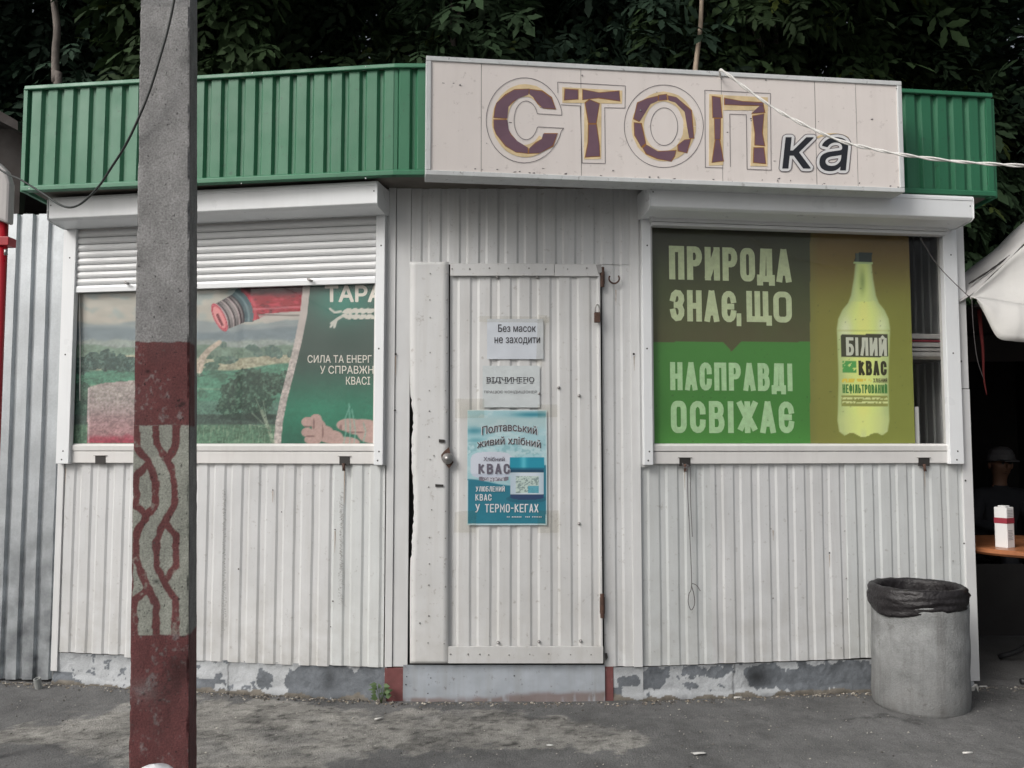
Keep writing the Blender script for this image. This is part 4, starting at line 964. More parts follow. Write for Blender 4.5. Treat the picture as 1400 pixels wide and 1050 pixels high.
# ------------------------------------------------------------------ shop sign
SGN = thing('shop_sign', 'cream sign board with cracked plum letters and small black italic letters above the door', 'sign', SG.P(SG.L / 2, 2.67, 0))
zt0, zt1 = 2.668, 3.268
seams = [592, 658, 794.5, 987, 1115, 1171, 1232]
ss = [SG.sz(x, 170, 0)[0] for x in seams]; ss[0] = .012; ss[-1] = SG.L - .012
for i in range(6):
    a0, a1 = ss[i] + .0012, ss[i + 1] - .0012; ns = 8; V = []
    for j in range(9):
        for k in range(ns):
            a = a0 + (a1 - a0) * k / (ns - 1); z = zt0 + .012 + (zt1 - zt0 - .024) * j / 8
            V.append(SG.P(a, z, .0005 + (fbm(a * 3 + i, z * 3) - .5) * .0016 * math.sin(math.pi * k / (ns - 1)) - (.0006 * (i % 2))))
    mesh('panel', V, np.array([(j * ns + k, j * ns + k + 1, (j + 1) * ns + k + 1, (j + 1) * ns + k) for j in range(8) for k in range(ns - 1)]), 'signpanel', SGN, smooth=True)
fbox('backing', SG, .01, SG.L - .01, zt0 + .01, zt1 - .01, -.12, -.012, 'roof', SGN, bevel=0)
SF = mat('pale chipped frame', (.60, .62, .62), .5, var=.08, vs=12, streak=.25, streak_col=(.3, .28, .26), speck=.6, speck_col=(.12, .11, .1), speck_scale=34)
for a0, a1, z0, z1 in ((0, SG.L, zt1 - .024, zt1), (0, SG.L, zt0, zt0 + .024), (0, .026, zt0 + .0245, zt1 - .0245), (SG.L - .026, SG.L, zt0 + .0245, zt1 - .0245)):
    fbox('frame', SG, a0, a1, z0, z1, -.12, .008, SF, SGN, bevel=.003)
for x in (60,):
    pass
for a in (.3, 1.2, 2.1):
    wz = SG.P(a, 0, -.12); fbox('bracket', SG, a - .02, a + .02, zt1 - .12, zt1 - .08, -.24, -.121, 'steel', SGN)
def z1(pts): return [(540 + x / 3.889, 50 + y / 3.889) for x, y in pts]
def z2(pts): return [(900 + x / 3.889, 50 + y / 3.889) for x, y in pts]
def el(cx, cy, rx, ry, a0, a1, n=26): return [(cx + rx * math.cos(math.radians(a0 + (a1 - a0) * i / n)), cy - ry * math.sin(math.radians(a0 + (a1 - a0) * i / n))) for i in range(n + 1)]
dS = .0022
c_out = z1([(887, 418)] + el(688, 445, 203, 226, 12, 345, 40) + [(897, 487), (762, 480)] + el(697, 445, 64, 103, -22, -340, 26)[0:] + [(757, 410)])
line_strip('outline', SG, c_out, .0028, dS, 'signline', SGN, closed=True)
line_strip('outline', SG, z1([(865, 242), (1225, 262), (1223, 380), (1115, 378), (1118, 675), (995, 672), (985, 368), (882, 362)]), .0028, dS, 'signline', SGN)
line_strip('outline', SG, z1([(865, 242), (866, 300)]), .0028, dS, 'signline', SGN)
line_strip('outline', SG, el(907.5, 172.5, 54, 56.5, 0, 352, 44), .0028, dS, 'signline', SGN, closed=True)
line_strip('outline', SG, el(908, 173, 18.6, 25.8, 0, 350, 30), .0028, dS, 'signline', SGN, closed=True)
line_strip('outline', SG, z2([(383, 692), (380, 412), (468, 415), (472, 705), (600, 710), (596, 302), (247, 285), (250, 695), (345, 698)]), .0028, dS, 'signline', SGN)
def ring(name, outer, inner, d, m):
    V = []
    for (x, y), (u, v) in zip(outer, inner):
        a, z = SG.sz(x, y, d); V.append(SG.P(a, z, d)); a, z = SG.sz(u, v, d); V.append(SG.P(a, z, d))
    return mesh(name, V, [(2 * i, 2 * i + 1, 2 * i + 3, 2 * i + 2) for i in range(len(outer) - 1)], m, SGN)
dY = .0018
jit = lambda pts, q=1.0: [(x + random.uniform(-q, q), y + random.uniform(-q, q)) for x, y in pts]
# ring pieces of bleached film under the C and O
def arcband(cx, cy, r0, r1, a0, a1, q=.35, n=30):
    o = jit(el(cx, cy, r0[0], r0[1], a0, a1, n), q); i_ = jit(el(cx, cy, r1[0], r1[1], a0, a1, n), q); return o, i_
o_, i_ = arcband(540 + 692 / 3.889, 50 + 447 / 3.889, (45.5, 50), (24, 33), 32, 322); ring('yellow_film', o_, i_, dY, 'signyellow')
o_, i_ = arcband(907.5, 172.8, (44, 47.5), (27, 34), 0, 360, .35, 40); ring('yellow_film', o_, i_, dY, 'signyellow')
for q in ([(890, 268), (1208, 286), (1208, 356), (890, 350)], [(1008, 354), (1098, 357), (1098, 652), (1004, 652)]):
    joined('yellow_film', [pxprism(SG, jit(z1(q), .4), 0.0, dY)], 'signyellow', SGN)
for q in ([(272, 306), (346, 310), (346, 684), (268, 684)], [(349, 312), (582, 322), (582, 392), (349, 392)], [(498, 396), (580, 396), (580, 690), (492, 686)]):
    joined('yellow_film', [pxprism(SG, jit(z2(q), .4), 0.0, dY)], 'signyellow', SGN)
purple1 = [[(853, 383), (785, 378), (762, 355), (735, 322), (714, 306), (716, 281), (780, 290), (830, 325)],
           [(709, 308), (660, 325), (622, 348), (603, 374), (598, 435), (527, 430), (533, 380), (542, 350), (590, 310), (632, 283), (711, 280)],
           [(527, 443), (597, 443), (604, 490), (614, 522), (650, 556), (706, 588), (706, 620), (640, 613), (590, 580), (540, 522), (528, 490)],
           [(713, 620), (716, 592), (752, 565), (780, 545), (787, 517), (862, 517), (838, 580), (770, 618)],
           [(905, 280), (972, 284), (972, 331), (902, 336)], [(1000, 283), (1090, 300), (1190, 290), (1195, 342), (1085, 325), (1000, 334)],
           [(1037, 336), (1085, 358), (1068, 460), (1031, 460), (1012, 354)], [(1030, 468), (1070, 468), (1085, 575), (1088, 635), (1013, 640), (1028, 560)]]
purple2 = [[(288, 318), (328, 325), (338, 430), (292, 430)], [(300, 437), (330, 437), (328, 545), (303, 546)], [(305, 549), (325, 548), (345, 660), (287, 668)],
           [(354, 328), (450, 346), (555, 352), (557, 366), (450, 364), (354, 360)], [(540, 368), (557, 367), (566, 402), (497, 408), (516, 390)],
           [(503, 424), (560, 412), (552, 510), (565, 580), (515, 575), (516, 510)], [(510, 592), (560, 592), (570, 675), (507, 668)]]
purpleO = [[(866.6, 162), (872, 141), (884, 135), (899, 131.5), (899.5, 138), (889, 142.5), (875, 166)], [(867.5, 168), (876.5, 169), (882.5, 195.5), (876, 201), (868, 184)],
           [(879, 202.5), (884, 198), (900, 207.5), (924, 206), (922, 213), (917, 220), (899, 216.5), (884, 210)], [(901, 130.5), (911, 129.2), (911.5, 136), (901, 137)],
           [(913.5, 131), (925.7, 133.6), (945, 151.6), (948.3, 188.5), (942, 188.8), (936, 153), (923, 140), (914, 137.5)], [(944, 190.5), (938.6, 208.5), (927.5, 206), (927, 199), (935, 191.6)]]
for q in [z1(p) for p in purple1] + [z2(p) for p in purple2] + purpleO:
    joined('plum_film', [pxprism(SG, jit(q, .25), .0010, .0026)], 'signpurple', SGN)
    V_ = [SG.sz(x, y, .0048) for x, y in q]
RE = mat('rusty film edge', (.30, .13, .03), .6)
for q in [z1(p) for p in purple1] + [z2(p) for p in purple2] + purpleO:
    cx = sum(p[0] for p in q) / len(q); cy = sum(p[1] for p in q) / len(q)
    joined('film_edge', [pxprism(SG, [(x + (1.1 if x > cx else -1.1), y + (1.0 if y > cy else -1.0)) for x, y in q], .0010, .0021)], RE, SGN)
for body, box in (('к', (1070, 188, 1108, 230)), ('а', (1119.5, 188, 1156, 233.5))):
    V0 = text_mesh(body)[0]; bb = (V0[:, 0].min(), V0[:, 0].max(), V0[:, 1].min(), V0[:, 1].max())
    text('letter', body, SG, box, .0040, 'signblack', SGN, off=.008, shear=4.5, bbox=bb)
    text('letter_border', body, SG, box, .0036, 'signwhite', SGN, off=.052, shear=4.5, bbox=bb)
    text('letter_outline', body, SG, box, .0028, 'signline', SGN, off=.066, shear=4.5, bbox=bb)
joined('yellow_film', [pxprism(SG, el(1138, 191, 24, 9, 20, 160, 10) + el(1138, 191, 20, 6, 160, 20, 10), .0010, .0020)], 'signyellow', SGN)
rivets('screw', SG, [(629, 116), (876, 151), (1047, 109), (1063, 247), (1226, 121), (1228, 256), (888, 242), (900, 242), (796, 103), (838, 233)], .003, .005, 'steel', SGN)['kind'] = 'stuff'
scr = []
for _ in range(46):
    x = random.uniform(600, 1225); y = np.interp(x, [590, 1235], [235, 257]) - abs(random.gauss(0, 3)) - .5 if random.random() < .7 else random.uniform(110, 230)
    l_ = random.uniform(.8, 4); scr.append(pxprism(SG, [(x, y), (x + l_, y + random.uniform(-1, 1)), (x + l_ * .8, y + random.uniform(.6, 1.6)), (x - .3, y + .8)], .0, .0017))
joined('scuffs', scr, 'signline', SGN)['kind'] = 'stuff'

# ------------------------------------------------------------------ notices on the door
def sheet(name, fc, x0, y0, x1, y1, d, m, label, cat, mparent=None):
    a0, zt = fc.sz(x0, y0, d); a1, zb_ = fc.sz(x1, y1, d)
    T = thing(name, label, cat, fc.P((a0 + a1) / 2, zb_, d))
    n = 22; V = []
    for j in range(n):
        for i in range(n):
            a = a0 + (a1 - a0) * i / (n - 1); z = zb_ + (zt - zb_) * j / (n - 1)
            V.append(fc.P(a, z, d + (fbm(a * 14, z * 12) - .5) * .002))
    mesh('sheet', V, np.array([(j * n + i, j * n + i + 1, (j + 1) * n + i + 1, (j + 1) * n + i) for j in range(n - 1) for i in range(n - 1)]), m, T, smooth=True)
    return T
dN = .036
N1 = sheet('paper_notice', CW, 666, 436, 743, 491, dN, 'paper', 'bluish paper notice about masks taped highest on the door', 'notice')
text('lettering', 'Без масок', CW, (681, 443.5, 732.5, 454), dN + .0018, 'ink', N1, off=.012)
text('lettering', 'не заходити', CW, (676, 461, 738.5, 471.5), dN + .0018, 'ink', N1, off=.012)
N2 = sheet('paper_notice', CW, 660, 500, 738, 557, dN, 'paper2', 'wrinkled opening notice in the middle of the door', 'notice')
text('lettering', 'ВІДЧИНЕНО', CW, (665.5, 515.5, 730.5, 524), dN + .0018, 'ink', N2, off=.012)
text('lettering', 'ПРАЦЮЄ КОНДИЦІОНЕР', CW, (662, 534, 734, 538.5), dN + .0018, 'inkgrey', N2, off=.004)
srf = []
for cx in (667, 674.2, 683, 692, 700, 709, 717.5, 726.5):     # small serifs under the letters
    for yy in (515.7, 523.5): srf.append(pxprism(CW, [(cx - 2.2, yy), (cx + 2.2, yy), (cx + 2.2, yy + .8), (cx - 2.2, yy + .8)], dN + .001, dN + .0017))
joined('lettering', srf, 'ink', N2)['kind'] = 'stuff'
def paint_keg(px, py, a, z):
    n = fbm(px / 12, py / 6, 4); c = np.zeros(px.shape + (3,)) + np.array([148, 182, 188.])
    c = blend(c, sst(.45, .65, n) * .6, (178, 196, 198)); c = blend(c, sst(564, 575, py) * (1 - sst(578, 592, py)) * .5, (160, 176, 174))
    c = blend(c, np.exp(-(((px - 728) / 26) ** 2 + ((py - 567) / 3.5) ** 2)), (52, 122, 138)); c = blend(c, np.exp(-(((px - 648) / 14) ** 2 + ((py - 589) / 5) ** 2)) * .9, (64, 128, 142))
    c = blend(c, np.exp(-(((px - 650) / 12) ** 2 + ((py - 602) / 3.5) ** 2)) * .7, (78, 140, 150)); c = blend(c, sst(.55, .7, fbm(px / 5, py / 4, 3)) * (py > 606) * (py < 628) * .5, (106, 152, 158))
    c = blend(c, sst(628, 668, py + 6 * sst(700, 745, px) ) * .3, (90, 140, 150))
    dk = sst(-1, 1, py - np.where(px < 700, 655 + 9 * sst(640, 700, px) , 636)); c = blend(c, dk, (32, 104, 122)); c = blend(c, dk * sst(670, 712, py) * .5, (30, 112, 130))
    cloud = (((px - 672) / 29) ** 4 + ((py - 636) / 18) ** 4) < 1; c = blend(c, cloud, (182, 188, 198)); c = blend(c, cloud * (py > 648) * .4, (150, 160, 178))
    rb = (np.abs(py - 655.5 - ((px - 675) / 20) ** 2 * -1.2) < 2.6) & (np.abs(px - 675) < 20); c = blend(c, rb, (106, 102, 112)); c = blend(c, rb & (vnoise(px / 1.4, py) > .5) & (np.abs(px - 675) < 14), (170, 172, 180))
    # keg
    sh = (((px - 720) / 28) ** 2 + ((py - 682) / 6) ** 2) < 1; c = blend(c, sh * .5, (22, 72, 92))
    b = (np.abs(px - 720.5) < 22.5) & (py > 640) & (py < 680 + 3.5 * np.sqrt(np.clip(1 - ((px - 720.5) / 23) ** 2, 0, 1)))
    c = blend(c, b, (184, 194, 202)); c = blend(c, b * sst(8, 22, np.abs(px - 722)) * .35, (120, 144, 160)); c = blend(c, b * (py > 676), (38, 58, 92)); c = blend(c, b & (py < 646), (22, 64, 88))
    l_ = (np.abs(px - 721) < 15.5) & (py > 651) & (py < 674); c = blend(c, l_, (170, 186, 180)); c = blend(c, l_ * (vnoise(px / 1.5, py / 1.3) > .6) * .6, (84, 104, 104)); c = blend(c, l_ * (py > 664) * (px > 722) * .8, (62, 138, 158))
    cap = (np.abs(px - 720.5) < 23.5) & (py > 625) & (py < 642); c = blend(c, cap, (26, 128, 150)); c = blend(c, cap * np.exp(-((px - 716) / 4.) ** 2) * .7, (96, 182, 196)); c = blend(c, cap * (py > 639.5) * .6, (16, 70, 94))
    bd = (px < 639.5) | (px > 746.3) | (py > 716) | (py < 562); c = blend(c, bd * .9, (186, 200, 202))
    return np.clip(lin_np(c) * 1.25, 0, .85)
a0, zt = CW.sz(639, 560.5, dN); a1, zb_ = CW.sz(748, 718, dN)
N3 = thing('door_poster', 'teal poster with a kvass keg taped low on the white door', 'poster', CW.P((a0 + a1) / 2, zb_, dN))
grid('print', CW, a0, a1, zb_, zt, dN, .0032, 'poster', N3, paint_keg, wave=lambda a, z: (fbm(a * 10, z * 8) - .5) * .003)
dT = dN + .0026
WT = mat('white lettering', (.68, .70, .72), .6); GT = mat('grey lettering', S(92, 88, 100, 1.2), .6)
ar = lambda f: 3.5 * (2 * f - 1) ** 2 - 3.5
ar2 = lambda f: 5.5 * (2 * f - 1) ** 2 - 5.5
text('lettering_halo', 'Полтавський', CW, (658, 583, 735, 595.5), dT, WT, N3, off=.045, arch=ar2)
text('lettering', 'Полтавський', CW, (659, 583, 734, 595), dT + .0008, 'ink', N3, off=.010, arch=ar2)
text('lettering_halo', 'живий хлібний', CW, (652, 602, 739.5, 613), dT, WT, N3, off=.045, arch=ar2)
text('lettering', 'живий хлібний', CW, (652, 602, 739.5, 613), dT + .0008, 'ink', N3, off=.010, arch=ar2)
text('lettering', 'Хлібний', CW, (661, 624.5, 690, 630.5), dT, GT, N3, off=.012)
headline('lettering', 'КВАС', CW, (654, 634, 697, 648), dT, GT, N3, t=.2, gap=.5)
headline('lettering', 'УЛЮБЛЕНИЙ', CW, (650.5, 665, 690, 672), dT, WT, N3, t=.14, gap=.4)
headline('lettering', 'КВАС', CW, (650, 675.5, 672, 684.5), dT, WT, N3, t=.14, gap=.4)
headline('lettering', 'У', CW, (650, 689, 656, 700.5), dT, WT, N3, t=.13, gap=.35)
headline('lettering', 'ТЕРМО-КЕГАХ', CW, (663, 689, 736, 700.5), dT, WT, N3, t=.13, gap=.35)
text('lettering', 'www', CW, (692, 706, 741, 707.6), dT, WT, N3) if False else None
bar = [pxprism(CW, [(x, 706), (x + 1.4, 706), (x + 1.4, 707.4), (x, 707.4)], dT - .001, dT) for x in np.arange(693, 741, 2.3) if random.random() < .85]
joined('fine_print', bar, WT, N3)['kind'] = 'stuff'
for (q, lab) in (([(735, 430), (748, 431), (741, 500), (733, 499)], 'strip of clear tape down the right side of the mask notice'), ([(622, 545), (662, 545), (662, 571), (622, 572)], 'strip of clear tape over the upper left corner of the teal poster'),
          ([(735, 553), (762, 553), (762, 570), (735, 571)], 'strip of clear tape over the upper right corner of the teal poster'), ([(622, 700), (652, 697), (650, 728), (620, 728)], 'strip of clear tape over the lower left corner of the teal poster'),
          ([(735, 698), (764, 698), (764, 728), (735, 729)], 'strip of clear tape over the lower right corner of the teal poster'), ([(655, 432), (752, 433), (751, 441), (655, 440)], 'strip of clear tape along the top of the mask notice')):
    o = joined('tape_strip', [pxprism(CW, q, dT + .0012, dT + .0016)], 'tape', None); tag(o, lab, 'tape', 'clear tape strips on the door')

# ------------------------------------------------------------------ utility pole
def make_pole():
    Y0 = 3.02
    # front face trapezoid: pixel edges at top and bottom
    T = thing('utility_pole', 'square grey concrete pole with red painted bands and a woven pattern', 'pole', (at(222, 700, Y0).x, Y0 + .1, 0))
    F_ = Facet((-2, Y0), (2, Y0))
    zt = 4.6
    def edges(z):
        # straight lines through measured points
        la, lz1_ = F_.sz(191, 60); lb, lz2_ = F_.sz(176.5, 1000); ra, _ = F_.sz(259, 60); rb, _ = F_.sz(257.5, 1000)
        k = (z - lz2_) / (lz1_ - lz2_); return lb + (la - lb) * k, rb + (ra - rb) * k
    bands = [[(207, 582), (210, 607), (236, 640), (240, 668), (238, 695), (236, 712)], ]
    nz = 1000; ns = 90; zs = np.linspace(0, 2.9, nz); V = []; 
    a = np.zeros((nz, ns)); Z = np.zeros((nz, ns)); 
    for j, z in enumerate(zs):
        l_, r_ = edges(z); a[j] = np.linspace(l_, r_, ns); Z[j] = z
    X = F_.A[0] + a; Yv = np.full(X.shape, Y0) + (fbm(a * 14, Z * 9) - .5) * .004
    # chipped arrises
    e = np.minimum(np.arange(ns), ns - 1 - np.arange(ns)); Yv += np.where(e < 3, (3 - e) * .0022, 0)[None] * (0.1 + 2.6 * sst(.45, .8, fbm(Z * 17, a * 2, 5)) * .6)
    px, py = project(X, np.full(X.shape, Y0), Z)
    j1 = (fbm(a * 45, Z * 45, 3) - .5) * 5; qx = px + j1; qy = py + (fbm(a * 45 + 9, Z * 45, 3) - .5) * 5
    n = fbm(a * 20, Z * 14, 5); n2 = fbm(a * 70, Z * 70, 4)
    c = np.zeros(px.shape + (3,)) + .215; c *= (.75 + .5 * n)[..., None]; c *= (.85 + .3 * n2)[..., None]; c *= np.array([1.0, .995, .985])
    red = ((qy > 467) & (qy < 582)) | (qy > 868)
    pat = (qy >= 582) & (qy <= 868)
    lines = [[(186, 582), (186, 610), (203, 632), (213, 660), (213, 688), (200, 706), (187, 728), (186, 765), (200, 800), (214, 828), (213, 868)],
             [(213, 582), (214, 607), (233, 637), (239, 665), (239, 690), (220, 722), (214, 745), (214, 775), (224, 795), (240, 820), (240, 868)],
             [(241, 582), (240, 612), (228, 628)], [(203, 634), (187, 650), (186, 690), (200, 706)], [(226, 714), (240, 732), (240, 775), (226, 793)], [(199, 808), (184, 820), (183, 868)]]
    dm = np.full(px.shape, 1e9)
    for L_ in lines: dm = np.minimum(dm, polyline_dist(qx, qy, L_))
    c = np.where(pat[..., None], c * np.array([1.08, 1.13, .99]), c)
    soft_ = lambda a_, b_: sst(-1.1, 1.1, a_ - b_)
    rm = np.clip(soft_(qy, 467) * soft_(582, qy) + soft_(qy, 868) + pat * np.maximum(soft_(5.0, dm), soft_(181, qx)), 0, 1)
    rc = np.zeros_like(c) + np.array([.105, .034, .034]); rc *= (.7 + .6 * n)[..., None]
    wear = sst(.62, .8, n2 * .6 + n * .5) * .5 + .35 * np.exp(-(((px - 195) / 18) ** 2 + ((py - 945) / 14) ** 2)) * n2 * 2
    rc = rc * (1 - wear[..., None]) + c * .9 * wear[..., None]
    dk = np.exp(-(((px - 225) / 26) ** 2 + ((py - 925) / 45) ** 2)) * .45 * n2 * 1.6; rc *= (1 - dk)[..., None]
    c = c * (1 - rm[..., None]) + rc * rm[..., None]
    c *= (1 - .45 * sst(.5, .8, fbm(a * 9 + 3, Z * 5, 4)) * (py > 860))[..., None]
    pits = vnoise(a * 150, Z * 150) * vnoise(a * 90 + 5, Z * 90); c = c * np.where(pits > .71, .3, 1.0)[..., None]
    for x, y, r in ((202, 508, 3.5), (250, 552, 4.5), (246, 555, 3), (197, 949, 2.5), (214, 795, 4)):
        c = c * (1 - .75 * np.exp(-(((px - x) / r) ** 2 + ((py - y) / (r * .7)) ** 2)))[..., None]
    V = np.stack([X, Yv, Z], -1).reshape(-1, 3); i = (np.arange(nz - 1)[:, None] * ns + np.arange(ns - 1)[None]).ravel()
    Fc = np.stack([i, i + 1, i + ns + 1, i + ns], 1)
    mesh('front_face', V, Fc, 'pole', T, smooth=False, col=np.clip(c, 0.01, .6).reshape(-1, 3))
    # side faces and back, tapering in plan
    def side(s, name):
        nzz = 300; nd = 9; V = []; C = []
        for z in np.linspace(0, 2.9, nzz):
            l_, r_ = edges(z); w_ = r_ - l_; x0 = (r_ if s > 0 else l_) - 2; x1 = x0 - s * .03
            for k in range(nd):
                t = k / (nd - 1); y = Y0 + .006 + t * (.16 - .006)
                jx = (fbm(z * 26, t * 6 + s) - .5) * .005 * (1 if k else .8)
                V.append((x0 + (x1 - x0) * t + jx, y, z))
                ppx, ppy = project(x0, Y0, z)
                v = .17 * (.7 + .6 * float(fbm(z * 18, t * 5, 3)))
                if ppy > 868 or 467 < ppy < 582 or (582 <= ppy <= 868 and k < 1 and False): C.append((.085 * v / .14, .028 * v / .14, .028 * v / .14) if (k < 6 or ppy > 868) else (v, v, v))
                else: C.append((v, v, v * .98))
        i = (np.arange(nzz - 1)[:, None] * nd + np.arange(nd - 1)[None]).ravel()
        return mesh(name, V, np.stack([i, i + 1, i + nd + 1, i + nd], 1), 'pole', T, col=np.array(C))
    side(1, 'side_face'); side(-1, 'side_face')
    lt, rt = edges(2.9); l0, r0 = edges(0)
    V = [(l0 - 2 + .03, Y0 + .16, 0), (r0 - 2 - .03, Y0 + .16, 0), (rt - 2 - .03, Y0 + .16, 2.9), (lt - 2 + .03, Y0 + .16, 2.9)]
    mesh('back_face', V, [(0, 1, 2, 3)], 'pole', T, col=np.full((4, 3), .2))
    # upper length
    le, re_ = edges(6.0)
    A_ = [(lt - 2, Y0 + .004), (rt - 2, Y0 + .004), (rt - 2 - .03, Y0 + .16), (lt - 2 + .03, Y0 + .16)]; B_ = [(le - 2, Y0 + .02), (re_ - 2, Y0 + .02), (re_ - 2 - .03, Y0 + .15), (le - 2 + .03, Y0 + .15)]
    V = [(x, y, 2.9) for x, y in A_] + [(x, y, 6.0) for x, y in B_]
    mesh('upper_shaft', V, QB, 'pole', T, col=np.full((8, 3), .2))
    return T
make_pole()
cb = tube('hanging_cable', catmull([at(246, -60, 2.93), at(238, 0, 2.95), at(230, 38, 2.96), at(220, 74, 2.96), at(206, 120, 2.97), at(190, 160, 2.98), at(172, 198, 3.02), at(151, 231, 3.1), at(138, 251, 3.16), at(123, 268, 3.22), at(108, 280, 3.28), at(94, 283.5, 3.32), at(80, 279, 3.38), at(64, 268, 3.44), at(45, 256, 3.5), at(27, 245, 3.55), at(0, 232, 3.6), at(-60, 190, 3.7)], 6), .0042, 'cable', sides=6)
tag(cb, 'dark cable looping down across the concrete pole to the left edge', 'cable')

# ------------------------------------------------------------------ rope, wire loop, cords
rp = catmull([at(986, 108, 4.42), at(984, 97.5, 4.36), at(990, 98, 4.31), at(1020, 121, 4.27), at(1060, 149, 4.22), at(1100, 171, 4.17), at(1150, 193, 4.11), at(1190, 203, 4.06), at(1237, 212, 4.0), at(1300, 220, 3.95), at(1360, 224.5, 3.9), at(1420, 227, 3.86), at(1520, 226, 3.8)], 8)
VV = []
for ph_ in (0, math.pi):
    pts = []
    for i, p in enumerate(rp):
        an = i * .62 + ph_; loose = .0035 + .0022 * math.sin(i * .21) ** 2; pts.append(p + Vector((0, math.cos(an) * loose, math.sin(an) * loose)))
    VV.append(tube_v(pts, .0042, 6))
o = joined('rope', VV, 'rope', None, smooth=True); tag(o, 'white twisted rope running from the sign top off to the right', 'rope')
def rw(x, y, d): a, z = RW.sz(x, y, d); return RW.P(a, z, d)
o = joined('hanging_twine', [tube_v(catmull([rw(937, 634, .04), rw(940, 640, .045), rw(940.5, 680, .03), rw(943, 730, .03), rw(945.5, 798, .032), rw(942, 812, .034), rw(941, 824, .034), rw(945, 834, .034), rw(949.5, 826, .034), rw(948.5, 812, .034), rw(945.5, 799, .036), rw(952, 800, .036), rw(957.5, 808, .036)], 6), .0022, 6),
    tube_v(catmull([rw(938, 634, .045), rw(944, 642, .045), rw(944, 680, .032), rw(946.5, 734, .032)], 6), .0018, 6), tube_v(catmull([rw(933, 633, .04), rw(936, 640, .05), rw(941, 636, .05), rw(938, 645, .05)], 5), .003, 6)], 'wire', None, smooth=True)
tag(o, 'grey twine with a noose-like loop hanging from the sill of the right window', 'twine')
o = tube('guy_string', catmull([rw(1256, 318, .045), rw(1262, 332, .06), rw(1280, 360, .08), rw(1300, 382, .10), at(1326, 407, 4.86)], 6), .0024, 'wire'); tag(o, 'thin string from the right window head to the tent corner', 'string')

# ------------------------------------------------------------------ left neighbour
FN = Facet((-3.75, 5.14), (-2.60, 5.12))
GF = thing('corrugated_fence', 'galvanised corrugated metal fence at the left edge beside the kiosk', 'fence', FN.P(.6, 0, 0))
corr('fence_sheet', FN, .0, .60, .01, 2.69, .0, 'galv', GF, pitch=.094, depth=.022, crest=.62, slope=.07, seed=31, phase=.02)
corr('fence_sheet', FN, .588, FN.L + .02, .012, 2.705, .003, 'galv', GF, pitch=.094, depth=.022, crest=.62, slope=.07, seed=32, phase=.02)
fbox('back_rail', FN, 0, FN.L, 2.3, 2.36, -.05, -.01, 'steel', GF)
NB = thing('neighbour_stall', 'dark brown roofed stall cut off by the left edge above the metal fence', 'stall', (-3.7, 5.6, 0))
pa, pb, pc, pd = at(-40, 128, 5.0), at(33, 176, 5.0), at(33, 186, 5.0), at(-40, 150, 5.0)
V = []
for yy in (4.95, 7.5):
    for p in (at(-90, 100, 5.0), at(31, 170, 5.0), at(31, 182, 5.0), at(-90, 120, 5.0)): V.append((p.x, yy, p.z))
mesh('roof', V, QB, 'brownroof', NB)
wbox('fascia_board', -4.2, at(32, 200, 5.22).x, 5.2, 5.26, at(0, 296, 5.22).z, at(0, 178, 5.22).z, 'brownroof', NB)
wbox('soffit_board', -4.2, at(40, 200, 5.24).x, 5.262, 7.4, at(0, 250, 5.24).z, at(0, 240, 5.24).z, 'brownroof', NB)
wbox('wall', -4.2, -2.78, 5.9, 6.0, 0, at(0, 180, 5.3).z, 'brownroof', NB)
wbox('gap_board', -2.90, -2.61, 5.40, 5.43, 1.0, 3.2, 'brownroof', NB)
BW = thing('pale_building', 'pale rendered building corner behind the stall at the upper left', 'building', (-6, 8.6, 0))
wbox('wall', -12, at(42, 150, 8.2).x, 8.2, 8.3, 0, at(0, 122, 8.2).z, 'palewall', BW)
wbox('roof_edge', -12, at(43, 150, 8.2).x, 8.16, 8.34, at(0, 122, 8.2).z + .002, at(0, 120, 8.2).z + .03, 'roof', BW)
# drum seen over the roof edge
p = at(4, 165, 5.6)
o = joined('rolled_awning', [tube_v([(p.x - .6, 5.4, p.z - .03), (p.x - .2, 5.4, p.z - .03), (p.x + .04, 5.4, p.z - .03)], .085, 20)], 'greybox', None); tag(o, 'grey rolled awning lying on the dark stall roof at the far left', 'awning')
# red post with plastic cap box
RP = thing('red_post', 'glossy red post with clamp at the left edge below the dirty white cover', 'post', at(4, 500, 3.85))
RP.location.z = 0
p1, p2 = at(5.0, 296, 3.85), at(-8, 640, 3.85)
dr = (p2 - p1); p0 = p1 + dr * (p1.z / -dr.z * 1.0) if False else Vector((p1.x + dr.x * (p1.z) / (p1.z - p2.z), 3.85, 0))
tube('shaft', [p0, p1], .021, 'redpaint', RP, sides=16)
fbc = Facet((-4, 3.83), (0, 3.83)); a_, z_ = fbc.sz(-2, 336); b_, z2_ = fbc.sz(14, 324)
fbox('clamp', fbc, a_, b_, z_, z2_, -.05, .012, 'redpaint', RP, bevel=.003)
tube('clamp_bolt', [at(8, 341, 3.83), at(8, 349, 3.83)], .008, 'steel', RP)
V, Fq = prism(Facet((-4, 3.8), (0, 3.8)), [Facet((-4, 3.8), (0, 3.8)).sz(x, y) for x, y in [(-60, 195), (-24, 212), (-4, 221), (8, 233), (13, 250), (11, 306), (-10, 298), (-60, 290)]], -.05, 0)
o = mesh('plastic_cover', V, Fq, 'greybox', None, bevel=.012); tag(o, 'dirty white rounded plastic cover on top of the red post', 'cover')
o = tube('pipe_stub', [Vector((at(55, 934, 5.0).x, 4.98, 0)), Vector((at(55, 924, 5.0).x, 4.97, .065))], .017, 'pipe', sides=14)
o2 = joined('pipe_stub', [lathe([(.017, 0), (.019, .0), (.019, .06), (.013, .06), (.013, .02)], 0, 0, 16)], 'pipe', None, smooth=False)
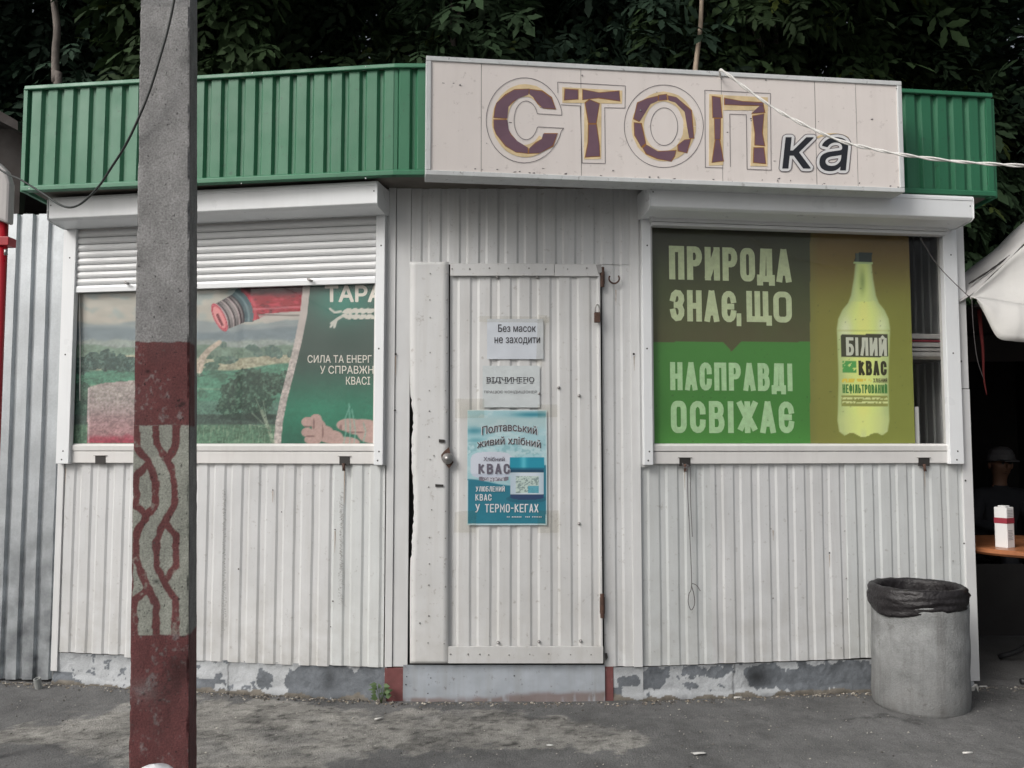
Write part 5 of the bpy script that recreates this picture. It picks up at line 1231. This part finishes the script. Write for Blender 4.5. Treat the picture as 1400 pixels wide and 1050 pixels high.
bpy.data.objects.remove(o); o2.location = (at(55, 930, 4.97).x, 4.96, .0); o2.rotation_euler = (.25, -.1, 0); tag(o2, 'short open grey pipe stub sticking up at the left foot of the kiosk', 'pipe')

# ------------------------------------------------------------------ tent at the right
TT = thing('market_tent', 'white fabric market tent with dark interior right of the kiosk', 'tent', (3.6, 5.6, 0))
C0 = at(1326, 406, 4.86)
pk = at(1600, 150, 5.6)
def cloth(name, pts, m, n=14, sag=.05, seed=0, amp=.02):
    A_, B_, C_, D_ = [Vector(p) for p in pts]; V = []
    for j in range(n):
        for i in range(n):
            u, v = i / (n - 1), j / (n - 1); p = A_.lerp(B_, u).lerp(D_.lerp(C_, u), v)
            p = p + Vector((0, 0, -sag * 4 * u * (1 - u) * (1 - v * .4))) + Vector((0, -1, .3)) * (float(fbm(u * 4 + seed, v * 4)) - .5) * amp * (4 * u * (1 - u)) ** .3
            V.append(p)
    return mesh(name, [tuple(p) for p in V], np.array([(j * n + i, j * n + i + 1, (j + 1) * n + i + 1, (j + 1) * n + i) for j in range(n - 1) for i in range(n - 1)]), m, TT, smooth=True)
E0 = at(1560, 424, 4.7)
A2 = [C0, at(1362, 372, 4.92), at(1400, 336, 4.94), at(1480, 268, 4.98), at(1600, 190, 5.08)]; B2 = [C0 + Vector((.004, -.005, -.004)), at(1362, 412, 4.86), at(1400, 418, 4.82), at(1480, 423, 4.76), at(1600, 428, 4.68)]
V = []
for i, (p, r_) in enumerate(zip(catmull(A2, 5), catmull(B2, 5))):
    for k in range(8): t = k / 7; V.append(tuple(p.lerp(r_, t) + Vector((0, .05 * math.sin(t * math.pi) * min(1, i / 8), .01 * math.sin(p.x * 13 + t * 5) * math.sin(t * math.pi)))))
nn = len(V) // 8
mesh('roof_panel', V, np.array([(8 * i + k, 8 * i + k + 1, 8 * i + k + 9, 8 * i + k + 8) for i in range(nn - 1) for k in range(7)]), 'canopy', TT, smooth=True, solid=.003)
# a second grey layer whose hem shows above the white one
V = []; A1 = [at(1300, 388, 5.2), at(1322, 371, 5.2), at(1362, 339, 5.2), at(1400, 303, 5.2), at(1480, 232, 5.25), at(1600, 150, 5.3)]; B1 = [at(1300, 420, 4.93), at(1326, 404, 4.93), at(1362, 371, 4.95), at(1400, 334, 4.97), at(1480, 268, 5.0), at(1600, 190, 5.1)]
for p, r_ in zip(catmull(A1, 5), catmull(B1, 5)):
    for k in range(4): V.append(tuple(p.lerp(r_, k / 3) + Vector((0, .015 * math.sin(p.x * 30 + k), 0))))
nn = len(V) // 4
mesh('fly_sheet', V, np.array([(4 * i + k, 4 * i + k + 1, 4 * i + k + 5, 4 * i + k + 4) for i in range(nn - 1) for k in range(3)]), 'canopyside', TT, smooth=True, solid=.004)
# seam rope along the fly
tube('seam', catmull([p + Vector((0, -.02, 0)) for p in [at(1322, 389, 5.0), at(1350, 371, 5.0), at(1375, 353, 5.0), at(1400, 336, 5.0), at(1500, 262, 5.05)]], 5), [.0035 + .0035 * abs(math.sin(i * 1.3)) for i in range(21)], 'darkmetal', TT, sides=6)
# valance hanging from the eave
hem = [at(1336, 411, 4.84), at(1345, 428, 4.82), at(1355, 447, 4.80), at(1366, 463, 4.78), at(1385, 466.5, 4.76), at(1400, 467.5, 4.75), at(1450, 470, 4.72), at(1560, 472, 4.68)]
top = [C0 + Vector((0, -.01, 0)), at(1345, 407, 4.85), at(1358, 409, 4.84), at(1372, 411, 4.82), at(1388, 414, 4.8), at(1400, 416, 4.79), at(1450, 420, 4.75), at(1560, 424, 4.69)]
V = []; hh, tt = catmull(hem, 5), catmull(top, 5)
for i, (p, r_) in enumerate(zip(tt, hh)):
    for k in range(7):
        t = k / 6; V.append(tuple(p.lerp(r_, t) + Vector((0, -.03 * math.sin(t * math.pi) + .003 * math.sin(i * .5 + t * 2), -.006 * math.sin(t * math.pi)))))
mesh('valance', V, np.array([(7 * i + k, 7 * i + k + 1, 7 * i + k + 8, 7 * i + k + 7) for i in range(len(hh) - 1) for k in range(6)]), 'canopy', TT, smooth=True, solid=.003)
# near-black back wall, sides and lining put in to keep the inside dark
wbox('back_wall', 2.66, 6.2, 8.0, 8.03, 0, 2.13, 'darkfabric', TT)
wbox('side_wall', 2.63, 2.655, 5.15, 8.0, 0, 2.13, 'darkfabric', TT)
wbox('side_wall', 4.6, 4.63, 4.6, 8.0, 0, 2.13, 'darkfabric', TT)  # unseen outer side, added to keep light out of the tent
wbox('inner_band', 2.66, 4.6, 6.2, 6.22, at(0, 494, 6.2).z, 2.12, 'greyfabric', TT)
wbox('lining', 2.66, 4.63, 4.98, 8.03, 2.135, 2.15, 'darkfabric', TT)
tube('tent_post', [(4.35, 4.95, 0), (4.35, 4.95, 2.3)], .03, 'blackmetal', TT, sides=10)
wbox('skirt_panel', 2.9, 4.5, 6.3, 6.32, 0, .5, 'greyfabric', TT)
o = tube('thin_cord', catmull([C0 + Vector((.005, -.01, -.01)), at(1331, 450, 4.9), at(1336, 490, 4.95), at(1345, 519, 5.0)], 6), .0018, 'wire'); tag(o, 'thin pale cord hanging from the tent corner beside the kiosk', 'cord')
st_ = catmull([at(1338, 418, 5.1), at(1341, 450, 5.1), at(1344, 480, 5.1), at(1345, 515, 5.1), at(1349, 540, 5.1)], 5)
o = tube('red_strap', st_, [.013 - .010 * i / (len(st_) - 1) for i in range(len(st_))], 'redcloth', sides=8); tag(o, 'dull red strap hanging in the dark tent opening', 'strap')
# table, carton
tz = .765
TB = thing('round_table', 'round brown table with curved black tube legs in the tent', 'table', (3.10, 5.16, 0))
joined('table_top', [lathe([(0, tz - .035), (.50, tz - .035), (.515, tz - .022), (.515, tz - .006), (.505, tz), (0, tz)], 3.12, 5.2, 72)], 'tabletop', TB, bevel=0)
legs = [[(3.16, 5.05, tz - .035), (3.16, 5.02, .45), (3.14, 4.98, .25), (3.04, 4.9, .12), (2.86, 4.86, .07), (2.76, 4.86, .065)],
        [(3.22, 4.98, tz - .035), (3.22, 4.95, .4), (3.19, 4.9, .2), (3.08, 4.84, .05), (2.96, 4.80, .015)],
        [(3.24, 5.2, tz - .035), (3.24, 5.2, .3), (3.3, 5.1, .1), (3.4, 5.0, .02)], [(3.2, 5.3, tz - .035), (3.2, 5.35, .3), (3.15, 5.5, .1), (3.05, 5.6, .02)]]
for L_ in legs: tube('leg', catmull(L_, 6), .017, 'blackmetal', TB, sides=10)
cxp = at(1374, 745, 5.03); bx = cxp.x
CB = thing('carton', 'white carton with a dark red band standing on the brown table', 'carton', (bx, 5.03, tz))
rot = .55; cr, sr = math.cos(rot), math.sin(rot)
def rb(x0, x1, y0, y1, z0, z1):
    V = []
    for z in (z0, z1):
        for x, y in ((x0, y0), (x1, y0), (x1, y1), (x0, y1)): V.append((bx + x * cr - y * sr, 5.03 + x * sr + y * cr, tz + z))
    return V, QB
hw_ = .036
joined('body', [rb(-hw_, hw_, -hw_, hw_, .0, .228)], 'boxwhite', CB, bevel=.003)
joined('top_cap', [rb(-.022, .022, -.022, .022, .229, .236)], 'boxwhite', CB, bevel=.002)
joined('red_band', [rb(-hw_ - .0012, hw_ + .0012, -hw_ - .0012, hw_ + .0012, .137, .168)], 'boxred', CB)
joined('fine_print', [rb(-hw_ + .008, hw_ - random.uniform(.008, .03), -hw_ - .0012, -hw_ + .001, z, z + .003) for z in np.arange(.045, .10, .0085)] + [rb(-hw_ + .008, hw_ - .01, -hw_ - .0012, -hw_ + .001, z, z + .003) for z in np.arange(.175, .215, .0085)], 'boxtext', CB)['kind'] = 'stuff'

# seated person in the dark of the tent
def person(px, py, Y):
    h = at(px, py, Y)
    T = thing('person', 'person in a grey cap and dark jacket sitting in the dark tent', 'person', (h.x + .02, Y, 0))
    ox, oy = h.x, Y
    Vn = [(0, .12, .50), (0, .08, .72), (0, .05, .92), (0, .03, .98), (0, .02, 1.08), (0, -.01, 1.17),           # pelvis..head centre
          (0, -.02, 1.22), (-.17, .04, .92), (-.24, -.02, .70), (-.16, -.24, .66), (-.10, -.31, .67), (.17, .04, .92), (.24, -.02, .70), (.16, -.24, .66), (.10, -.31, .67),
          (-.11, .08, .48), (-.14, -.34, .50), (-.14, -.36, .12), (-.14, -.48, .04), (.11, .08, .48), (.14, -.34, .50), (.14, -.36, .12), (.14, -.48, .04)]
    En = [(0, 1), (1, 2), (2, 3), (3, 4), (4, 5), (5, 6), (2, 7), (7, 8), (8, 9), (9, 10), (2, 11), (11, 12), (12, 13), (13, 14), (0, 15), (15, 16), (16, 17), (17, 18), (0, 19), (19, 20), (20, 21), (21, 22)]
    Rn = [.16, .15, .14, .06, .055, .095, .09, .075, .05, .035, .03, .075, .05, .035, .03, .10, .075, .055, .045, .10, .075, .055, .045]
    me = bpy.data.meshes.new('body'); me.from_pydata(Vn, En, []); 
    o = bpy.data.objects.new('body', me); COL.objects.link(o); o.parent = T; o.location = (ox - T.location.x, oy - T.location.y, 0)
    me.materials.append(M['clothes']); me.materials.append(M['skin'])
    sk = o.modifiers.new('skin', 'SKIN'); sk.use_smooth_shade = True
    me.skin_vertices.new() if False else None
    dat = me.skin_vertices[0].data if len(me.skin_vertices) else None
    if dat is None:
        bpy.context.view_layer.objects.active = o
        dat = me.skin_vertices[0].data if len(me.skin_vertices) else []
    for i, r in enumerate(Rn):
        if i < len(dat): dat[i].radius = (r, r * (.8 if i < 3 else 1)); dat[i].use_root = (i == 0)
    o.modifiers.new('sub', 'SUBSURF').levels = 2; o.modifiers['sub'].render_levels = 2
    dg = bpy.context.evaluated_depsgraph_get(); me2 = bpy.data.meshes.new_from_object(o.evaluated_get(dg)); o.modifiers.clear(); o.data = me2
    me2.materials.clear(); me2.materials.append(M['clothes']); me2.materials.append(M['skin'])
    for p in me2.polygons:
        c = p.center
        if c.z > 1.0 or (c.y < -.26 and .6 < c.z < .74): p.material_index = 1
        p.use_smooth = True
    # face, cap
    fx = []
    def ball(c, r, s=(1, 1, 1)):
        V, Fq = lathe([(max(r * math.sin(t), 1e-4) * 1, -r * math.cos(t)) for t in np.linspace(0, math.pi, 8)], 0, 0, 12); return [(x * s[0] + c[0], y * s[1] + c[1], z * s[2] + c[2]) for x, y, z in V], Fq
    def put(name, parts, m): 
        P2 = [([(x + ox, y + oy, z) for x, y, z in V], Fq) for V, Fq in parts]; joined(name, P2, m, T, smooth=True)
    put('face', [ball((0, -.115, 1.165), .016, (.8, 1.1, 1.5)), ball((-.095, .0, 1.17), .022, (.4, .8, 1.3)), ball((.095, .0, 1.17), .022, (.4, .8, 1.3)), ball((0, -.098, 1.115), .02, (1.3, .4, .4))], 'skin')
    put('eyes', [ball((-.033, -.096, 1.19), .010), ball((.033, -.096, 1.19), .010)], 'darkmetal')
    V, Fq = lathe([(1e-4, .12), (.05, .115), (.085, .09), (.104, .05), (.108, 0), (.10, 0)], ox, oy - .01, 24, 1.21)
    put('cap', [], 'cap') if False else joined('cap', [(V, Fq), ([(ox - .075, oy - .08, 1.215), (ox + .075, oy - .08, 1.215), (ox + .06, oy - .18, 1.205), (ox - .06, oy - .18, 1.205)] + [(ox - .075, oy - .08, 1.223), (ox + .075, oy - .08, 1.223), (ox + .06, oy - .18, 1.213), (ox - .06, oy - .18, 1.213)], QB)], 'cap', T, smooth=False)
    CH = thing('stool', 'dark stool under the seated person in the tent', 'stool', (ox, oy + .1, 0))
    joined('seat', [lathe([(0, .38), (.19, .38), (.2, .40), (.19, .42), (0, .42)], ox, oy + .1, 24)], 'blackmetal', CH)
    for k in range(4):
        a = math.pi / 4 + k * math.pi / 2; tube('leg', [(ox + .13 * math.cos(a), oy + .1 + .13 * math.sin(a), .38), (ox + .2 * math.cos(a), oy + .1 + .2 * math.sin(a), 0)], .014, 'blackmetal', CH)
try:
    person(1368, 640, 7.4)
except Exception as ex:
    print('person failed', ex); raise

# ------------------------------------------------------------------ concrete bin with liner
BC_ = (2.125, 4.665)
BN = thing('litter_bin', 'round grey concrete litter bin at the right front corner of the kiosk', 'bin', (BC_[0], BC_[1], 0))
wobb = lambda a, z, i: .004 * math.sin(a * 3 + 1) + (float(fbm(a * 3, z * 8)) - .5) * .005
joined('concrete_body', [lathe([(.0, -.01), (.228, -.01), (.234, .01)] + [(.236 + .002 * math.sin(k), .01 + .50 * k / 14) for k in range(1, 14)] + [(.237, .508), (.232, .517), (.225, .519), (.225, .555), (.228, .575), (.224, .583), (.216, .580), (.214, .56), (.214, .1), (0, .1)], BC_[0], BC_[1], 72, 0, wobb)], 'bin', BN, smooth=True)
def liner():
    seg = 120; prof = []
    V = []; rings = 27
    for k in range(seg):
        a = 2 * math.pi * k / seg
        # camera side is a = -pi/2; the skirt hangs lower on the left
        low = .512 + .026 * math.sin(a * 1 + .35) + .012 * math.sin(3 * a + 1) + .010 * float(fbm(a * 6, 1))
        lft = max(0, math.cos(a - math.radians(215))) ** 2; low -= .045 * lft
        for i in range(rings):
            t = i / (rings - 1)
            if t < .45:
                q = t / .45; r = .200 + .0 * q; z = .42 + q * .155
                r += .006 * math.sin(a * 17 + q * 3) * (1 - q) + (float(fbm(a * 9, q * 4)) - .5) * .012
            elif t < .6:
                q = (t - .45) / .15; an = math.pi * (1 - q); r = .2190 + .0180 * math.cos(an); z = .578 + .013 * math.sin(an) + (float(fbm(a * 5, 3)) - .5) * .008
            else:
                q = (t - .6) / .4; r = .237 + .006 * math.sin(q * math.pi) + (float(fbm(a * 2.6 + q * 3, q * 9)) - .5) * .022 + .0035 * math.sin(q * 19 + a * 2 + 3 * float(fbm(a * 2, 5))); z = .575 + (low - .575) * q
            V.append((BC_[0] + r * math.cos(a), BC_[1] + r * math.sin(a), z))
    Fc = np.array([(k * rings + i, ((k + 1) % seg) * rings + i, ((k + 1) % seg) * rings + i + 1, k * rings + i + 1) for k in range(seg) for i in range(rings - 1)])
    o = mesh('bin_liner', V, Fc, 'bag', None, smooth=True, solid=.002); tag(o, 'black plastic liner folded over the rim of the concrete bin', 'bin liner')
liner()
BN.rotation_euler = (0, math.radians(.8), 0); BN.scale = (1, 1, 1.045)
for o_ in [q for q in COL.objects if q.name.startswith('bin_liner')]: o_.scale = (1, 1, 1.0); o_.location.z += .026

# ------------------------------------------------------------------ litter, weed, gravel
def on_ground(px, py):
    r = ray(px, py); t = HC / -r[2]; return Vector((r[0] * t, r[1] * t, 0))
butts = [(268 + 250, 984, .6, 'white cigarette end on the pale patch left of the door'), (1009, 955, .1, 'white cigarette end at the foot of the right wall'), (1344, 940, .0, 'white cigarette end right of the concrete bin'), (1323, 1031, .1, 'white cigarette end near the lower right corner')]
for x, y, a, lab in butts:
    p = on_ground(x, y); l_ = .022; d = Vector((math.cos(a), math.sin(a), 0)) * l_
    o = tube('cigarette_end', [p - d + Vector((0, 0, .006)), p + d + Vector((0, 0, .006))], .0045, 'litter', sides=8); tag(o, lab, 'litter', 'cigarette ends on the ground')
for x, y, s_, lab in ((954, 1032, .035, 'flat pale scrap of paper on the asphalt in front of the door'), (752, 1021, .02, 'small pale scrap at the edge of the light patch'), (1333, 950, .028, 'crumpled white scrap against the right side of the bin')):
    p = on_ground(x, y); V = []
    hgt = .05 if x == 1333 else .004
    for k in range(9):
        a = k / 9 * 6.283; r = s_ * random.uniform(.6, 1.1); V.append((p.x + r * math.cos(a), p.y + .5 * r * math.sin(a), .006 + hgt * random.random()))
    V.append((p.x, p.y, .008 + hgt)); o = mesh('paper_scrap', V, [(k, (k + 1) % 9, 9) for k in range(9)], 'litter', None); tag(o, lab, 'litter', 'paper scraps on the ground')
def pebbles(n, name, xr, yfun, size, seed, colr, label):
    r = random.Random(seed); V = []; Fc = []; C = []
    for _ in range(n):
        x = r.uniform(*xr); y = yfun(x, r); s_ = r.uniform(*size) * (1 if r.random() < .85 else 1.6); b = len(V)
        g = r.choice(colr); k = r.uniform(.7, 1.2)
        for (dx, dy, dz) in ((1, 0, .2), (0, 1, .2), (-1, 0, .2), (0, -1, .2), (.2, .1, .9), (0, 0, -.3)):
            V.append((x + dx * s_ * r.uniform(.7, 1.2), y + dy * s_ * r.uniform(.7, 1.2), dz * s_ * r.uniform(.7, 1.1) + .002)); C.append(tuple(q * k for q in g))
        for i in range(4): Fc += [(b + i, b + (i + 1) % 4, b + 4), (b + (i + 1) % 4, b + i, b + 5)]
    o = mesh(name, V, np.array(Fc), 'gravel', None, col=np.array(C)); tag(o, label, kind='stuff')
def wally(x):
    if x < -.667: return 4.73 + (x + .667) * (4.73 - 5.055) / 1.911 * 1
    if x > .686: return 4.73 + (x - .686) * .1347
    return 4.71
pebbles(1500, 'gravel', (-3.2, 3.2), lambda x, r: wally(x) - .02 - abs(r.gauss(0, .035)), (.0025, .008), 3, [(.2, .18, .15), (.12, .11, .1), (.26, .22, .17), (.09, .08, .07), (.45, .42, .36)], 'fine gravel and dirt along the foot of the kiosk wall')
pebbles(1500, 'grit', (-3.2, 3.2), lambda x, r: r.uniform(3.4, 4.8), (.002, .005), 4, [(.2, .19, .17), (.12, .11, .1), (.07, .065, .06), (.4, .38, .34)], 'loose grit scattered over the asphalt')
# mortar lumps at the plinth foot
r = random.Random(5); PP = []
for x, y, s_ in ((1050, 946, .05), (1038, 949, .03), (1075, 948, .025), (850, 955, .03), (870, 953, .035), (1140, 942, .025), (1110, 944, .03), (1165, 940, .03)):
    p = on_ground(x, y); V, Fq = lathe([(1e-4, -.01), (s_, 0), (s_ * .9, s_ * .35), (s_ * .5, s_ * .6), (1e-4, s_ * .65)], p.x, p.y + .02, 12, 0, lambda a, z, i: (float(fbm(a * 3 + s_ * 99, z * 30)) - .5) * .03); PP.append((V, Fq))
lm = mesh('mortar_lumps', sum([list(v) for v, _ in PP], []), [tuple(i + sum(len(PP[k][0]) for k in range(j)) for i in q) for j in range(len(PP)) for q in PP[j][1]], 'bin', None, smooth=True)
tag(lm, 'broken mortar lumps at the foot of the right plinth', kind='stuff')
WD = thing('weed', 'small green weed growing by the plinth left of the door', 'weed', on_ground(521, 962))
p = on_ground(521, 962); r = random.Random(9)
for k in range(16):
    a = r.uniform(0, 6.28); h_ = r.uniform(.03, .11); q = p + Vector((.035 * math.cos(a), .02 * math.sin(a) - .01, h_)); u = Vector((math.cos(a), .4 * math.sin(a), r.uniform(-.2, .6))).normalized(); w_ = u.cross(Vector((0, -1, .3))).normalized() * r.uniform(.008, .014); l_ = r.uniform(.02, .035)
    mesh('leaf', [q - u * l_ * .5, q + w_, q + u * l_, q - w_], [(0, 1, 2, 3)], 'weed', WD)
for k in range(5):
    a = r.uniform(0, 6.28); tube('stem', [p, p + Vector((.03 * math.cos(a), .015 * math.sin(a), .09))], .0016, 'weed', WD, sides=5)
# white plastic bag in front of the pole's foot
b0 = at(203, 1060, 2.72); zt_ = b0.z + .012; V = []; seg = 40; rings = 12
for k in range(seg):
    a = 2 * math.pi * k / seg
    for i in range(rings):
        t = (i / (rings - 1)) ** .35; r_ = .084 * max(1 - t ** 7, 0) ** .5 + .003
        r_ = r_ * (1 + .12 * (float(fbm(a * 4, t * 5)) - .5)); V.append((b0.x - .005 + r_ * math.cos(a) * 1.0, b0.y + .06 + r_ * math.sin(a), zt_ * t))
o = mesh('plastic_bag', V, np.array([(k * rings + i, ((k + 1) % seg) * rings + i, ((k + 1) % seg) * rings + i + 1, k * rings + i + 1) for k in range(seg) for i in range(rings - 1)]), 'plasticbag', None, smooth=True); tag(o, 'top of a white plastic bag at the bottom edge before the pole', 'bag')

# ------------------------------------------------------------------ trees behind
LEAFLET = np.array([(0, 0, 0), (.30, .17, .02), (.52, .13, 0), (.62, .20, .01), (1, 0, -.06), (.62, -.20, .01), (.52, -.13, 0), (.30, -.17, .02)])
LF_F = np.array([(0, 1, 2), (0, 2, 6), (0, 6, 7), (2, 3, 4), (2, 4, 6), (6, 4, 5)])
def leaves(n, cen, rad, size, seed, hue, clumps=60, droop=.35):
    r = np.random.default_rng(seed)
    # clump centres in the ellipsoid, biased outwards
    d = r.normal(size=(clumps, 3)); d /= np.linalg.norm(d, axis=1)[:, None]; q = r.random(clumps)[:, None] ** .45
    cc = d * q; k = r.integers(0, clumps, n)
    P = cc[k] + r.normal(size=(n, 3)) * .13; P = P * np.array(rad) + np.array(cen)
    out = (cc[k] + r.normal(size=(n, 3)) * .4); out[:, 2] -= droop * 2; out /= np.linalg.norm(out, axis=1)[:, None] + 1e-9
    side = np.cross(out, r.normal(size=(n, 3)) * .35 + np.array([0, 0, 1.0])); side /= np.linalg.norm(side, axis=1)[:, None] + 1e-9
    nor = np.cross(side, out)
    sz = size * r.uniform(.65, 1.25, n)
    kb = r.uniform(.6, 1.5, clumps)[k] * r.uniform(.75, 1.25, n)
    col = np.array(hue)[None] * kb[:, None]; yl = r.random(n) < .03; col[yl] *= np.array([2.0, 1.5, .8])
    Vs = []; Fs = []; Cs = []; base = 0
    for (t0, ang, s_) in ((.55, 0, .55), (.42, 52, .46), (.42, -52, .46), (.12, 62, .40), (.12, -62, .40)):
        a = math.radians(ang); ca, sa = math.cos(a), math.sin(a)
        L = LEAFLET * s_; lx = t0 + L[:, 0] * ca - L[:, 1] * sa; ly = L[:, 0] * sa + L[:, 1] * ca; lz = L[:, 2] - .10 * (lx ** 2) - .08 * np.abs(ly)
        V = P[:, None] + sz[:, None, None] * (lx[None, :, None] * out[:, None] + ly[None, :, None] * side[:, None] + lz[None, :, None] * nor[:, None])
        Vs.append(V.reshape(-1, 3)); Fs.append((np.arange(n)[:, None, None] * 8 + LF_F[None]).reshape(-1, 3) + base); base += n * 8
        Cs.append(np.repeat(col, 8, 0))
    return np.concatenate(Vs), np.concatenate(Fs), np.concatenate(Cs)
def tree(x, y, cz, rad, n, size, seed, hue, label, lean=(0, 0), group='leafy trees behind the kiosk', tr=.09):
    T = thing('tree', label, 'tree', (x, y, 0), group)
    r = random.Random(seed); top = Vector((x + lean[0], y + lean[1], cz + rad[2] * .5))
    tk = catmull([(x, y, -.05), (x + r.uniform(-.1, .1), y, cz * .4), tuple(top)], 6)
    tube('trunk', tk, [tr * (1 - .75 * i / (len(tk) - 1)) for i in range(len(tk))], 'bark', T, sides=9)
    for _ in range(7):
        i = r.randint(4, len(tk) - 2); a = r.uniform(0, 6.28); e = tk[i] + Vector((rad[0] * .75 * math.cos(a), rad[1] * .75 * math.sin(a), r.uniform(.2, 1.0)))
        m_ = tk[i].lerp(e, .5) + Vector((0, 0, .15)); lp = catmull([tk[i], m_, e], 4); tube('limb', lp, [tr * .38 * (1 - .8 * k / (len(lp) - 1)) for k in range(len(lp))], 'bark', T, sides=6)
    V, Fc, C = leaves(n, (x + lean[0], y + lean[1], cz), rad, size, seed, hue)
    mesh('crown', V, Fc, 'leaf', T, col=C)
    return T
H1 = (.023, .043, .020); H2 = (.020, .038, .024); H3 = (.027, .048, .019)
labs = ['leafy tree behind the far left end of the green fascia', 'dark leafy tree behind the left half of the fascia', 'leafy tree behind the concrete pole and fascia', 'dark leafy tree behind the left end of the sign board', 'broad-leaved tree behind the middle of the sign board', 'leafy tree behind the right end of the sign board', 'green shrubby tree behind the right end of the fascia', 'dark leafy tree above the white tent']
xs_ = [-5.8, -3.9, -2.3, -.6, .9, 2.4, 3.7, 5.3]
for i, x in enumerate(xs_):
    yy = 8.3 + .35 * math.sin(i * 2.3)
    cz = 5.1 if i < 6 else 4.4
    if i > 5: yy = 9.0
    tree(x, yy, cz, (1.35, 1.05, 2.1), 2600, .34, 100 + i, (H1, H2, H3)[i % 3], labs[i], lean=(0, -.2))
# tall canopy added to lean over the kiosk roof (its upper mass is above the frame and keeps the band below it dark)
labs2 = ['tall tree whose canopy hangs over the left of the kiosk', 'tall tree whose canopy hangs over the middle of the kiosk', 'tall tree whose canopy hangs over the right of the kiosk', 'tall tree whose canopy hangs over the tent']
for i, x in enumerate((-3.6, -.8, 2.0, 4.9)):
    tree(x, 9.6, 7.4, (2.1, 2.4, 1.4), 2600, .42, 200 + i, H2, labs2[i], lean=(0, -1.2), group='tall trees behind the kiosk', tr=.13)
V, Fc, C = leaves(14000, (0, 12.2, 4.6), (14, 1.3, 5.2), .6, 77, (.018, .032, .02), clumps=420)
o = mesh('woodland', V, Fc, 'leaf', None, col=C); tag(o, 'dense dark woodland closing off the view behind the trees', kind='stuff')
# two bare stems standing just behind the roof
for pts, rr, m, lab in (([at(950, 200, 7.1), at(950, 130, 7.1), at(951, 93, 7.1), at(955, 60, 7.1), at(958, 30, 7.1), at(961, -40, 7.1)], .022, 'stick', 'thin pale bare stem rising behind the middle of the sign'),
                        ([at(78, 160, 7.15), at(76, 112, 7.15), at(76, 70, 7.15), at(78, 40, 7.15), at(74, 0, 7.15), at(72, -50, 7.15)], .032, 'bark', 'grey bare trunk rising behind the left end of the green fascia')):
    P0 = Vector((pts[0].x, pts[0].y, 0)); T = thing('bare_stem', lab, 'tree trunk', P0, 'bare stems behind the roof')
    cp = catmull([P0] + pts, 6); tube('trunk', cp, [rr * (1.1 - .3 * i / len(cp)) for i in range(len(cp))], m, T, sides=10)
# sunlit gravel bank glimpsed above the tent edge
SKY_N = None
print('objects', len(bpy.data.objects), 'tris ~', sum(len(m.polygons) for m in bpy.data.meshes))
